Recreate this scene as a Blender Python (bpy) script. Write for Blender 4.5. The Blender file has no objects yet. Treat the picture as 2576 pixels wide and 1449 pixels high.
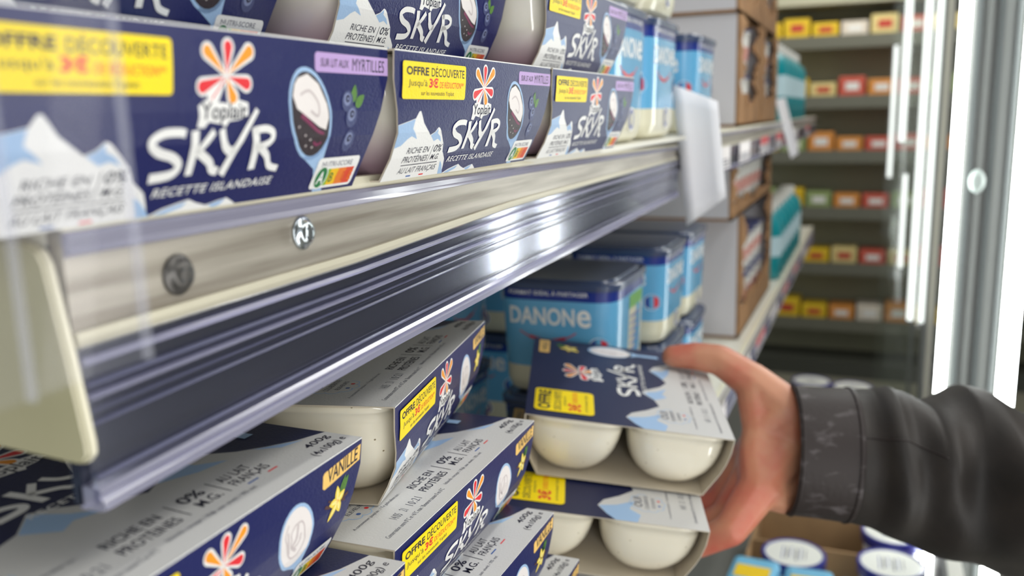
import bpy, bmesh, math, random
from mathutils import Vector, Matrix, Euler
from mathutils.geometry import tessellate_polygon

random.seed(7)
SC = bpy.context.scene
COL = SC.collection
PI = math.pi
ZC = 1.30                       # camera height above the shop floor

# ---------------------------------------------------------------- camera, world, lights, exposure
def s2l(c):
    return tuple(((v/255.0)/12.92 if v/255.0 <= 0.04045 else ((v/255.0+0.055)/1.055)**2.4) for v in c)

cam_d = bpy.data.cameras.new('camera')
cam = bpy.data.objects.new('camera', cam_d); COL.objects.link(cam)
cam_d.sensor_fit = 'HORIZONTAL'; cam_d.sensor_width = 36.0
cam_d.lens = 2211.6/2576*36.0
cam_d.clip_start = 0.01
right = Vector((0.3776, -0.9257, -0.0248)); up = Vector((0.1865, 0.0498, 0.9812)); fwd = Vector((0.9070, 0.3751, -0.1914))
right.normalize(); fwd.normalize(); up = right.cross(fwd).normalized(); right = fwd.cross(up).normalized()
cam.matrix_world = Matrix(((right.x, up.x, -fwd.x, 0), (right.y, up.y, -fwd.y, 0), (right.z, up.z, -fwd.z, 0), (0, 0, 0, 1)))
cam.location = (0, 0, ZC)
cam_d.dof.use_dof = True
cam_d.dof.focus_distance = 0.36
cam_d.dof.aperture_fstop = 8.5
SC.camera = cam

world = bpy.data.worlds.new('shop_ambient'); SC.world = world
world.use_nodes = True
world.node_tree.nodes['Background'].inputs[0].default_value = (0.93, 0.97, 1.0, 1)
world.node_tree.nodes['Background'].inputs[1].default_value = 0.6

def area(name, loc, target, sx, sy, power, col=(1, 1, 1)):
    d = bpy.data.lights.new(name, 'AREA'); d.shape = 'RECTANGLE'; d.size = sx; d.size_y = sy; d.energy = power; d.color = col
    o = bpy.data.objects.new(name, d); COL.objects.link(o)
    o.location = Vector(loc) + Vector((0, 0, ZC))
    o.rotation_euler = (Vector(target)-Vector(loc)).to_track_quat('-Z', 'Z').to_euler()
    return o
# aisle ceiling luminaires, the lamp along the cabinet canopy and the upright lamps of the open cabinet door
area('aisle_ceiling_lamp', (0.5, -0.95, 1.25), (0.5, 0.3, -0.2), 1.6, 0.35, 9, (1.0, 0.985, 0.95))
area('aisle_ceiling_lamp_far', (2.6, -0.7, 1.25), (2.6, 0.2, -0.2), 1.6, 0.35, 16, (1.0, 0.985, 0.95))
area('canopy_lamp', (0.9, -0.02, 0.72), (0.9, 0.25, -0.3), 2.4, 0.05, 4, (1.0, 0.99, 0.96))
area('open_door_lamp', (0.02, -0.42, -0.45), (0.45, 0.2, -0.45), 0.05, 1.9, 5.2, (1.0, 0.99, 0.96))
area('open_door_lamp', (0.60, -0.42, -0.05), (0.5, 0.2, -0.05), 0.05, 1.2, 2.6, (1.0, 0.99, 0.96))
area('far_cabinet_fill', (4.0, 0.2, 0.85), (4.7, 0.2, -0.4), 0.10, 2.0, 12, (1.0, 0.97, 0.88))  # unseen fill light, added to brighten the far cabinet

SC.view_settings.view_transform = 'Standard'
SC.view_settings.look = 'None'
SC.view_settings.gamma = 1.0
SC.view_settings.use_curve_mapping = False
SC.view_settings.exposure = -0.05
SC.cycles.max_bounces = 8
SC.cycles.transparent_max_bounces = 12

# ---------------------------------------------------------------- materials
MATS = {}
def mat(name, rgb, rough=0.5, metal=0.0, spec=0.5, emit=0.0, coat=0.0, bump=None, noise=None, sss=0.0):
    if name in MATS: return MATS[name]
    m = bpy.data.materials.new(name); m.use_nodes = True
    nt = m.node_tree; b = nt.nodes['Principled BSDF']
    c = s2l(rgb)+(1,)
    b.inputs['Base Color'].default_value = c
    b.inputs['Roughness'].default_value = rough
    b.inputs['Metallic'].default_value = metal
    b.inputs['Specular IOR Level'].default_value = spec
    b.inputs['Coat Weight'].default_value = coat
    b.inputs['Coat Roughness'].default_value = 0.1
    if sss:
        b.inputs['Subsurface Weight'].default_value = sss
        b.inputs['Subsurface Radius'].default_value = (0.006, 0.003, 0.0015)
        b.inputs['Subsurface Scale'].default_value = 1.0
    if emit:
        b.inputs['Emission Color'].default_value = c
        b.inputs['Emission Strength'].default_value = emit
    tc = None
    def coords(scale):
        t = nt.nodes.new('ShaderNodeTexCoord'); mp = nt.nodes.new('ShaderNodeMapping')
        mp.inputs['Scale'].default_value = scale if isinstance(scale, tuple) else (scale,)*3
        nt.links.new(t.outputs['Object'], mp.inputs[0]); return mp.outputs[0]
    if noise:                                                # (scale, rgb2, lo, hi)
        n = nt.nodes.new('ShaderNodeTexNoise'); n.inputs['Scale'].default_value = 1.0; n.inputs['Detail'].default_value = 5
        nt.links.new(coords(noise[0]), n.inputs['Vector'])
        r = nt.nodes.new('ShaderNodeValToRGB')
        r.color_ramp.elements[0].position = noise[2]; r.color_ramp.elements[1].position = noise[3]
        r.color_ramp.elements[0].color = c; r.color_ramp.elements[1].color = s2l(noise[1])+(1,)
        nt.links.new(n.outputs['Fac'], r.inputs[0]); nt.links.new(r.outputs[0], b.inputs['Base Color'])
    if bump:                                                 # (scale, strength, distance)
        n = nt.nodes.new('ShaderNodeTexNoise'); n.inputs['Scale'].default_value = 1.0; n.inputs['Detail'].default_value = 3
        nt.links.new(coords(bump[0]), n.inputs['Vector'])
        bp = nt.nodes.new('ShaderNodeBump'); bp.inputs['Strength'].default_value = bump[1]; bp.inputs['Distance'].default_value = bump[2]
        nt.links.new(n.outputs['Fac'], bp.inputs['Height']); nt.links.new(bp.outputs[0], b.inputs['Normal'])
    MATS[name] = m
    return m

def clear(name, tint, haze=0.05, hazecol=(220, 220, 235), gloss=0.10, rough=0.08, fres=0.55):
    """thin clear plastic or glass: transparent + a little diffuse haze + reflection"""
    if name in MATS: return MATS[name]
    m = bpy.data.materials.new(name); m.use_nodes = True
    nt = m.node_tree; nt.nodes.clear()
    out = nt.nodes.new('ShaderNodeOutputMaterial')
    tr = nt.nodes.new('ShaderNodeBsdfTransparent'); tr.inputs[0].default_value = s2l(tint)+(1,)
    df = nt.nodes.new('ShaderNodeBsdfDiffuse'); df.inputs[0].default_value = s2l(hazecol)+(1,)
    gl = nt.nodes.new('ShaderNodeBsdfGlossy'); gl.inputs[0].default_value = (1, 1, 1, 1); gl.inputs[1].default_value = rough
    m1 = nt.nodes.new('ShaderNodeMixShader'); m1.inputs[0].default_value = haze
    nt.links.new(tr.outputs[0], m1.inputs[1]); nt.links.new(df.outputs[0], m1.inputs[2])
    lw = nt.nodes.new('ShaderNodeLayerWeight'); lw.inputs[0].default_value = 0.35
    mul = nt.nodes.new('ShaderNodeMath'); mul.operation = 'MULTIPLY_ADD'; mul.inputs[1].default_value = fres; mul.inputs[2].default_value = gloss*0.4
    nt.links.new(lw.outputs['Fresnel'], mul.inputs[0])
    m2 = nt.nodes.new('ShaderNodeMixShader')
    nt.links.new(mul.outputs[0], m2.inputs[0]); nt.links.new(m1.outputs[0], m2.inputs[1]); nt.links.new(gl.outputs[0], m2.inputs[2])
    nt.links.new(m2.outputs[0], out.inputs[0])
    MATS[name] = m
    return m

PB = ((1100, 1100, 1100), 0.35, 0.0004)          # fine grain of the coated carton
def card(name, rgb, rough=0.36): return mat(name, rgb, rough, 0, 0.5, bump=PB)
NAVY = card('navy_print', (21, 29, 90), 0.30)
TOPNAVY = card('top_navy_print', (30, 36, 74), 0.45)
WHITE = card('white_print', (240, 240, 238), 0.36)
GREYW = card('grey_white_board', (204, 204, 203), 0.5)
KRAFT = mat('grey_board_inside', (196, 186, 168), 0.8, bump=((300, 300, 300), 0.3, 0.0004))
ICE = card('ice_blue_print', (160, 192, 228), 0.38)
YEL = card('yellow_print', (255, 226, 0), 0.38)
INK = card('ink_print', (24, 26, 52), 0.4)
GINK = card('grey_ink_print', (95, 98, 112), 0.45)
RED = card('red_print', (230, 38, 48), 0.38)
ORED = card('orange_red_print', (238, 82, 40), 0.38)
ORA = card('orange_print', (245, 156, 30), 0.38)
LILAC = card('lilac_print', (190, 160, 214), 0.38)
PEACH = card('peach_print', (244, 200, 112), 0.38)
CREAMP = card('cream_print', (236, 230, 228), 0.38)
CREAMS = card('cream_shade_print', (204, 194, 194), 0.38)
DKBERRY = card('dark_berry_print', (44, 32, 40), 0.38)
PURPLE = card('purple_print', (126, 40, 84), 0.38)
BERRY = card('berry_print', (66, 74, 118), 0.38)
BERRYL = card('berry_light_print', (124, 134, 172), 0.38)
BERRYD = card('berry_dark_print', (38, 40, 70), 0.38)
LEAF = card('leaf_print', (84, 130, 52), 0.38)
POD = card('pod_print', (84, 54, 48), 0.38)
PETY = card('petal_yellow_print', (246, 220, 84), 0.38)
PETL = card('petal_light_print', (252, 238, 150), 0.38)
NSG1 = card('score_dark_green', (20, 120, 62), 0.38)
NSG2 = card('score_green', (130, 182, 40), 0.38)
NSY = card('score_yellow', (244, 196, 20), 0.38)
NSO = card('score_orange', (236, 128, 40), 0.38)
NSR = card('score_red', (226, 74, 40), 0.38)
FBLUE = card('flag_blue_print', (50, 96, 168), 0.38)

# ---------------------------------------------------------------- small builders
def link(name, bm, mats, parent=None, smooth=False):
    me = bpy.data.meshes.new(name); bm.to_mesh(me); bm.free()
    for m in (mats if isinstance(mats, (list, tuple)) else [mats]): me.materials.append(m)
    if smooth:
        for p in me.polygons: p.use_smooth = True
    o = bpy.data.objects.new(name, me); COL.objects.link(o)
    if parent: o.parent = parent
    return o
def tag(o, label=None, cat=None, group=None, kind=None):
    if label: o['label'] = label
    if cat: o['category'] = cat
    if group: o['group'] = group
    if kind: o['kind'] = kind
    return o
def empty(name, loc=(0, 0, 0), rot=(0, 0, 0)):
    o = bpy.data.objects.new(name, None); COL.objects.link(o); o.empty_display_size = 0.02
    o.location = loc; o.rotation_euler = rot
    return o
def copy_tree(o, parent=None):
    c = o.copy(); COL.objects.link(c)
    if parent: c.parent = parent
    for ch in list(o.children): copy_tree(ch, c)
    return c
def box(bm, x0, x1, y0, y1, z0, z1, mi=0, bev=0.0):
    r = bmesh.ops.create_cube(bm, size=1.0)
    vs = r['verts']
    for v in vs:
        v.co = Vector(((x0+x1)/2+v.co.x*(x1-x0), (y0+y1)/2+v.co.y*(y1-y0), (z0+z1)/2+v.co.z*(z1-z0)))
    fs = set(f for v in vs for f in v.link_faces)
    for f in fs: f.material_index = mi
    if bev:
        es = list(set(e for v in vs for e in v.link_edges))
        bmesh.ops.bevel(bm, geom=es, offset=bev, segments=2, affect='EDGES', profile=0.5)
def boxobj(name, x0, x1, y0, y1, z0, z1, m, parent=None, bev=0.0):
    bm = bmesh.new(); box(bm, x0, x1, y0, y1, z0, z1, 0, bev); return link(name, bm, m, parent)
def superring(hx, hy, n, k=40):
    out = []
    for i in range(k):
        a = 2*PI*i/k; c, s = math.cos(a), math.sin(a)
        out.append((hx*math.copysign(abs(c)**(2.0/n), c), hy*math.copysign(abs(s)**(2.0/n), s)))
    return out
def loft(bm, rings, mi=0, cap0=True, cap1=True, mis=None):
    vr = [[bm.verts.new(p) for p in r] for r in rings]
    k = len(vr[0])
    for j in range(len(vr)-1):
        for i in range(k):
            f = bm.faces.new((vr[j][i], vr[j][(i+1) % k], vr[j+1][(i+1) % k], vr[j+1][i]))
            f.material_index = mis[j] if mis else mi
    if cap0: bm.faces.new(list(reversed(vr[0]))).material_index = mis[0] if mis else mi
    if cap1: bm.faces.new(vr[-1]).material_index = mis[-1] if mis else mi

# ---------------------------------------------------------------- printed artwork (flat vector shapes in mm, y downwards)
GLYPH = {}
def glyphs(s, weight=0.0, space=1.0):
    key = (s, weight, space)
    if key in GLYPH: return GLYPH[key]
    cu = bpy.data.curves.new('t', 'FONT'); cu.body = s; cu.size = 1.0; cu.offset = weight; cu.resolution_u = 3; cu.space_character = space
    o = bpy.data.objects.new('t', cu); COL.objects.link(o)
    dg = bpy.context.evaluated_depsgraph_get(); dg.update()
    me = o.evaluated_get(dg).to_mesh()
    vs = [(v.co.x, -v.co.y) for v in me.vertices]
    fs = [tuple(p.vertices) for p in me.polygons]
    o.evaluated_get(dg).to_mesh_clear()
    bpy.data.objects.remove(o); bpy.data.curves.remove(cu)
    GLYPH[key] = (vs, fs)
    return GLYPH[key]

class Art:
    def __init__(s): s.items = []; s.layer = 1
    def up(s): s.layer += 1; return s
    def add(s, vs, fs, m): s.items.append((vs, fs, m, s.layer))
    def poly(s, pts, m):
        t = tessellate_polygon([[Vector((p[0], p[1], 0)) for p in pts]])
        s.add([tuple(p) for p in pts], [tuple(x) for x in t], m)
    def ell(s, cx, cy, rx, ry, m, rot=0.0, k=28):
        c, sn = math.cos(rot), math.sin(rot)
        s.poly([(cx+rx*math.cos(2*PI*i/k)*c-ry*math.sin(2*PI*i/k)*sn, cy+rx*math.cos(2*PI*i/k)*sn+ry*math.sin(2*PI*i/k)*c) for i in range(k)], m)
    def rrect(s, x0, y0, x1, y1, r, m, right=True):
        pts = []
        for cx, cy, a in ((x1-r, y0+r, -90), (x1-r, y1-r, 0), (x0+r, y1-r, 90), (x0+r, y0+r, 180)):
            if not right and cx == x1-r:
                pts.append((x1, y0 if a == -90 else y1)); continue
            for i in range(6):
                t = math.radians(a+18*i); pts.append((cx+r*math.cos(t), cy+r*math.sin(t)))
        s.poly(pts, m)
    def text(s, str_, x0, y0, x1, y1, m, weight=0.0, shear=0.0, space=1.0, rot=0.0):
        vs, fs = glyphs(str_, weight, space)
        if not vs: return
        ax, bx = min(v[0] for v in vs), max(v[0] for v in vs); ay, by = min(v[1] for v in vs), max(v[1] for v in vs)
        o = []
        for v in vs:
            tx = (v[0]-ax)/(bx-ax); tyy = (v[1]-ay)/(by-ay)
            x = x0+tx*(x1-x0)+shear*(1-tyy)*(y1-y0); y = y0+tyy*(y1-y0)
            if rot:
                dx, dy = x-x0, y-y1; x = x0+dx*math.cos(rot)-dy*math.sin(rot); y = y1+dx*math.sin(rot)+dy*math.cos(rot)
            o.append((x, y))
        s.add(o, fs, m)
    def stroke(s, pts, w, m, smooth=True, w1=None):
        if smooth and len(pts) > 2:
            P = [pts[0]]+list(pts)+[pts[-1]]; q = []
            for i in range(1, len(P)-2):
                for k in range(7):
                    t = k/7.0
                    q.append(tuple(0.5*((2*P[i][j])+(-P[i-1][j]+P[i+1][j])*t+(2*P[i-1][j]-5*P[i][j]+4*P[i+1][j]-P[i+2][j])*t*t+(-P[i-1][j]+3*P[i][j]-3*P[i+1][j]+P[i+2][j])*t**3) for j in (0, 1)))
            q.append(tuple(pts[-1])); pts = q
        n = len(pts); L_, R_ = [], []
        for i, p in enumerate(pts):
            a = pts[max(i-1, 0)]; b = pts[min(i+1, n-1)]
            dx, dy = b[0]-a[0], b[1]-a[1]; d = math.hypot(dx, dy) or 1
            ww = (w if w1 is None else w+(w1-w)*i/(n-1))/2
            L_.append((p[0]-dy/d*ww, p[1]+dx/d*ww)); R_.append((p[0]+dy/d*ww, p[1]-dx/d*ww))
        vs = L_+R_
        s.add(vs, [(i, i+1, n+i+1, n+i) for i in range(n-1)], m)
    def drop(s, base, tip, r, m, k=14):
        bx, by = base; dx, dy = tip[0]-bx, tip[1]-by; d = math.hypot(dx, dy); ux, uy = dx/d, dy/d
        c = d-r; al = math.acos(min(r/c, 0.98)); al = min(al, 1.75)
        pts = [(bx, by)]
        for i in range(k+1):
            t = -(PI-al)+2*(PI-al)*i/k
            q, w = c+r*1.0*math.cos(t), r*math.sin(t); pts.append((bx+ux*q-uy*w, by+uy*q+ux*w))
        s.poly(pts, m)
    def petal(s, base, tip, hw, m, k=10, pow_=0.75):
        bx, by = base; dx, dy = tip[0]-bx, tip[1]-by; d = math.hypot(dx, dy); ux, uy = dx/d, dy/d
        l, r = [], []
        for i in range(k+1):
            t = i/k; wv = hw*math.sin(PI*t**pow_)**0.8 if 0 < t < 1 else 0
            l.append((bx+dx*t-uy*wv, by+dy*t+ux*wv)); r.append((bx+dx*t+uy*wv, by+dy*t-ux*wv))
        s.poly(l+r[-2:0:-1], m)

def put_art(bm, art, mats, mapper, folds=None, clipl=None, clipr=None, eps=0.00004):
    """adds every shape to bm; folds are y values where the panel is creased, clipl/clipr its left/right edge at those folds"""
    segs = [(folds[i], folds[i+1], i) for i in range(len(folds)-1)] if folds else [None]
    for vs, fs, m, layer in art.items:
        if m not in mats: mats.append(m)
        mi = mats.index(m)
        ys = [v[1] for v in vs]
        for sg in segs:
            b = bmesh.new(); bv = [b.verts.new((v[0], v[1], 0)) for v in vs]
            for f in fs:
                try: b.faces.new([bv[i] for i in f])
                except ValueError: pass
            if sg:
                y0, y1, i = sg
                if min(ys) >= y1 or max(ys) <= y0: b.free(); continue
                def cut(co, no):
                    bmesh.ops.bisect_plane(b, geom=b.verts[:]+b.edges[:]+b.faces[:], plane_co=co, plane_no=no, clear_outer=True, dist=1e-6)
                if min(ys) < y0: cut((0, y0, 0), (0, -1, 0))
                if max(ys) > y1: cut((0, y1, 0), (0, 1, 0))
                xs = [v[0] for v in vs]
                if clipl:
                    if min(xs) < max(clipl)+0.1: cut((clipl[i], y0, 0), (-(y1-y0), clipl[i+1]-clipl[i], 0))
                    if max(xs) > min(clipr)-0.1: cut((clipr[i], y0, 0), ((y1-y0), -(clipr[i+1]-clipr[i]), 0))
            mp = {}
            for f in b.faces:
                idx = []
                for v in f.verts:
                    if v not in mp: mp[v] = bm.verts.new(mapper(v.co.x, v.co.y, layer*eps))
                    idx.append(mp[v])
                try:
                    nf = bm.faces.new(idx); nf.material_index = mi
                except ValueError: pass
            b.free()

# ---------------------------------------------------------------- the yogurt multipack
L, W, H = 0.1556, 0.135, 0.045
FV = [0.0, 0.22, 0.45, 0.62, 0.82, 1.0]                 # creases, as fractions of the height
FY = [0.0, 0.0006, 0.0018, 0.0036, 0.0078, 0.0125]      # lean of the front panel
FE = [0.0, 0.0, 0.022, 0.040, 0.048, 0.045]             # how far its ends are cut in
def interp(v, xs, ys):
    if v <= xs[0]: return ys[0]
    for i in range(len(xs)-1):
        if v <= xs[i+1]: return ys[i]+(ys[i+1]-ys[i])*(v-xs[i])/(xs[i+1]-xs[i])
    return ys[-1]
def map_front(x, y, e):
    v = y/45.0
    return (x/1000.0, interp(v, FV, FY)-e, H-y/1000.0-e*0.3)
def map_top(x, y, e):
    return (x/1000.0, W-y/1000.0, H+e)
FOLDS = [45.0*v for v in FV]
CL = [155.6*e+0.05 for e in FE]; CR = [155.6*(1-e)-0.05 for e in FE]

def skyr(a, ox=0.0, oy=0.0, sc=1.0, m=None):
    m = m or WHITE
    f = lambda pts: [((p[0]-78)*sc+78+ox, (p[1]-30)*sc+30+oy) for p in pts]
    a.stroke(f([(61.2, 25.3), (58.7, 24.9), (53.5, 25.2), (50.2, 27.2), (52.8, 29.4), (58.2, 30.9), (60.8, 33.0), (58.8, 35.0), (51.9, 35.6)]), 2.1*sc, m, w1=2.3*sc)
    a.stroke(f([(64.4, 24.6), (64.9, 30), (65.0, 35.6)]), 2.7*sc, m, w1=2.4*sc)
    a.stroke(f([(71.3, 24.9), (66.0, 30.2)]), 2.0*sc, m, False)
    a.stroke(f([(66.0, 29.6), (71.5, 32.6), (73.2, 34.6), (75.6, 35.2)]), 2.2*sc, m)
    a.stroke(f([(74.1, 24.4), (75.6, 28.2), (78.4, 30.2), (80.6, 29.6)]), 2.2*sc, m)
    a.stroke(f([(87.3, 19.6), (82.6, 26.4), (80.2, 30.2), (77.4, 36.3)]), 1.7*sc, m, w1=2.7*sc)
    a.stroke(f([(87.2, 24.2), (88.9, 30), (89.4, 35.6)]), 2.7*sc, m, w1=2.6*sc)
    a.stroke(f([(86.6, 25.2), (92.0, 24.7), (95.3, 26.0), (94.2, 28.5), (88.2, 29.9)]), 2.0*sc, m)
    a.stroke(f([(90.0, 29.2), (94.5, 32.0), (97.0, 35.0), (101.2, 36.0)]), 2.2*sc, m, w1=1.8*sc)

def bloom(a, ox=0.0, oy=0.0, sc=1.0):
    f = lambda p: ((p[0]-75)*sc+75+ox, (p[1]-11)*sc+11+oy)
    c = (75.0, 11.4)
    pet = [((76.1, 2.9), RED), ((67.4, 4.8), ORA), ((85.0, 4.2), ORA), ((65.2, 14.6), RED), ((84.2, 13.4), RED), ((78.2, 17.8), ORA), ((69.4, 17.2), WHITE)]
    for t, m in pet:                                    # white outline first
        dx, dy = t[0]-c[0], t[1]-c[1]; d = math.hypot(dx, dy)
        a.drop(f((c[0]-dx/d*1.6, c[1]-dy/d*1.6)), f((t[0]+dx/d*1.0, t[1]+dy/d*1.0)), 2.35*sc, WHITE)
    a.up()
    for t, m in pet:
        if m is WHITE:
            a.stroke([f((68.9, 17.9)), f((74.6, 12.2))], 0.4*sc, RED, False); continue
        dx, dy = t[0]-c[0], t[1]-c[1]
        a.drop(f((c[0]+dx*0.06, c[1]+dy*0.06)), f((t[0]+dx*0.03, t[1]+dy*0.03)), 1.5*sc, m)
    # dairy name on its white cloud
    a.poly([f(p) for p in ((66.6, 17.6), (69.5, 16.9), (72, 17.8), (77, 18.2), (80, 17.2), (83.6, 17.9), (83.9, 21.2), (80, 22.3), (76.5, 22.6), (75.6, 23.9), (73.2, 23.2), (69, 22.6), (67.5, 24.2), (64.9, 23.9), (65.4, 21.5), (64.9, 18.8))], WHITE)
    a.up()
    p0, p1 = f((65.9, 17.9)), f((83.0, 23.3))
    a.text('Yoplait', p0[0], p0[1], p1[0], p1[1], INK, 0.012, 0.0)

def spoon(a, cx, cy, rx, ry, fruit, handle):
    hx, hy = handle
    dx, dy = hx-cx, hy-cy; d = math.hypot(dx, dy); ux, uy = dx/d, dy/d
    rot = math.atan2(uy, ux)
    a.ell(cx, cy, ry*1.10, rx*1.13, ICE, rot)
    b = (cx+ux*ry*0.8, cy+uy*ry*0.8)
    a.poly([(b[0]-uy*rx*0.75, b[1]+ux*rx*0.75), (b[0]+uy*rx*0.75, b[1]-ux*rx*0.75), (cx+ux*ry*1.35+uy*rx*0.24, cy+uy*ry*1.35-ux*rx*0.24), (hx+uy*rx*0.26, hy-ux*rx*0.26), (hx-uy*rx*0.26, hy+ux*rx*0.26), (cx+ux*ry*1.35-uy*rx*0.24, cy+uy*ry*1.35+ux*rx*0.24)], ICE)
    a.up()
    P = lambda t, s: (cx+ux*ry*t-uy*rx*s, cy+uy*ry*t+ux*rx*s)
    if fruit:
        a.ell(cx, cy, ry, rx, DKBERRY, rot); a.up()
        a.poly([P(-0.95, 0.1), P(-0.85, -0.42), P(-0.45, -0.82), P(0.1, -0.93), P(0.42, -0.84), P(0.62, -0.55), P(0.42, -0.25), P(0.18, 0.0), P(-0.1, 0.3), P(-0.4, 0.62), P(-0.72, 0.62), P(-0.9, 0.36)], CREAMP); a.up()
        a.stroke([P(-0.2, 0.5), P(0.12, 0.2), P(0.45, -0.1), P(0.66, -0.4)], rx*0.17, PURPLE, w1=rx*0.1)
        a.stroke([P(-0.6, 0.25), P(-0.5, -0.25), P(-0.1, -0.5), P(0.15, -0.3), P(-0.1, 0.0)], rx*0.09, CREAMS)
        a.stroke([P(0.62, 0.2), P(0.76, 0.05), P(0.8, -0.2)], rx*0.1, PURPLE)
        for t, s in ((0.3, 0.55), (0.5, 0.35), (0.0, 0.75), (0.55, 0.6), (0.72, 0.3)):
            a.ell(*P(t, s), rx*0.05, rx*0.04, CREAMS, k=8)
    else:
        a.ell(cx, cy, ry, rx, CREAMP, rot); a.up()
        a.stroke([P(-(0.80-0.030*i)*math.cos(0.5*i+0.3), (0.72-0.022*i+0.07*math.sin(2.1*i))*math.sin(0.5*i+0.3)) for i in range(22)], rx*0.075, CREAMS)
        a.stroke([P(-0.35, -0.25), P(0.0, 0.05), P(0.1, 0.35), P(0.4, 0.2)], rx*0.13, CREAMS)
        a.stroke([P(-0.55, 0.35), P(-0.2, 0.5), P(0.2, 0.6)], rx*0.10, CREAMS)

def vanilla_flower(a, cx, cy, s):
    a.stroke([(cx-9*s, cy-1*s), (cx-4*s, cy+0.5*s), (cx+2*s, cy+0.3*s), (cx+8*s, cy-0.5*s)], 1.3*s, POD)
    a.stroke([(cx-7*s, cy-2.5*s), (cx-2*s, cy-0.5*s), (cx+6*s, cy+1.5*s)], 0.9*s, POD)
    a.petal((cx+1*s, cy-1*s), (cx+7*s, cy-8*s), 1.9*s, LEAF)
    a.petal((cx+1*s, cy-1*s), (cx+4.6*s, cy-9*s), 1.3*s, LEAF); a.up()
    for ang, ln in ((-100, 6.6), (-30, 5.8), (60, 6.0), (130, 8.2), (185, 6.0)):
        t = math.radians(ang)
        a.petal((cx, cy), (cx+ln*s*math.cos(t), cy+ln*s*math.sin(t)), 1.7*s, PETY)
    a.up()
    for ang, ln in ((-100, 5.4), (-30, 4.8), (60, 4.8), (130, 6.4), (185, 4.8)):
        t = math.radians(ang)
        a.petal((cx, cy), (cx+ln*s*math.cos(t), cy+ln*s*math.sin(t)), 0.7*s, PETL)
    a.ell(cx, cy, 0.9*s, 0.9*s, ORA, k=10)

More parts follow.
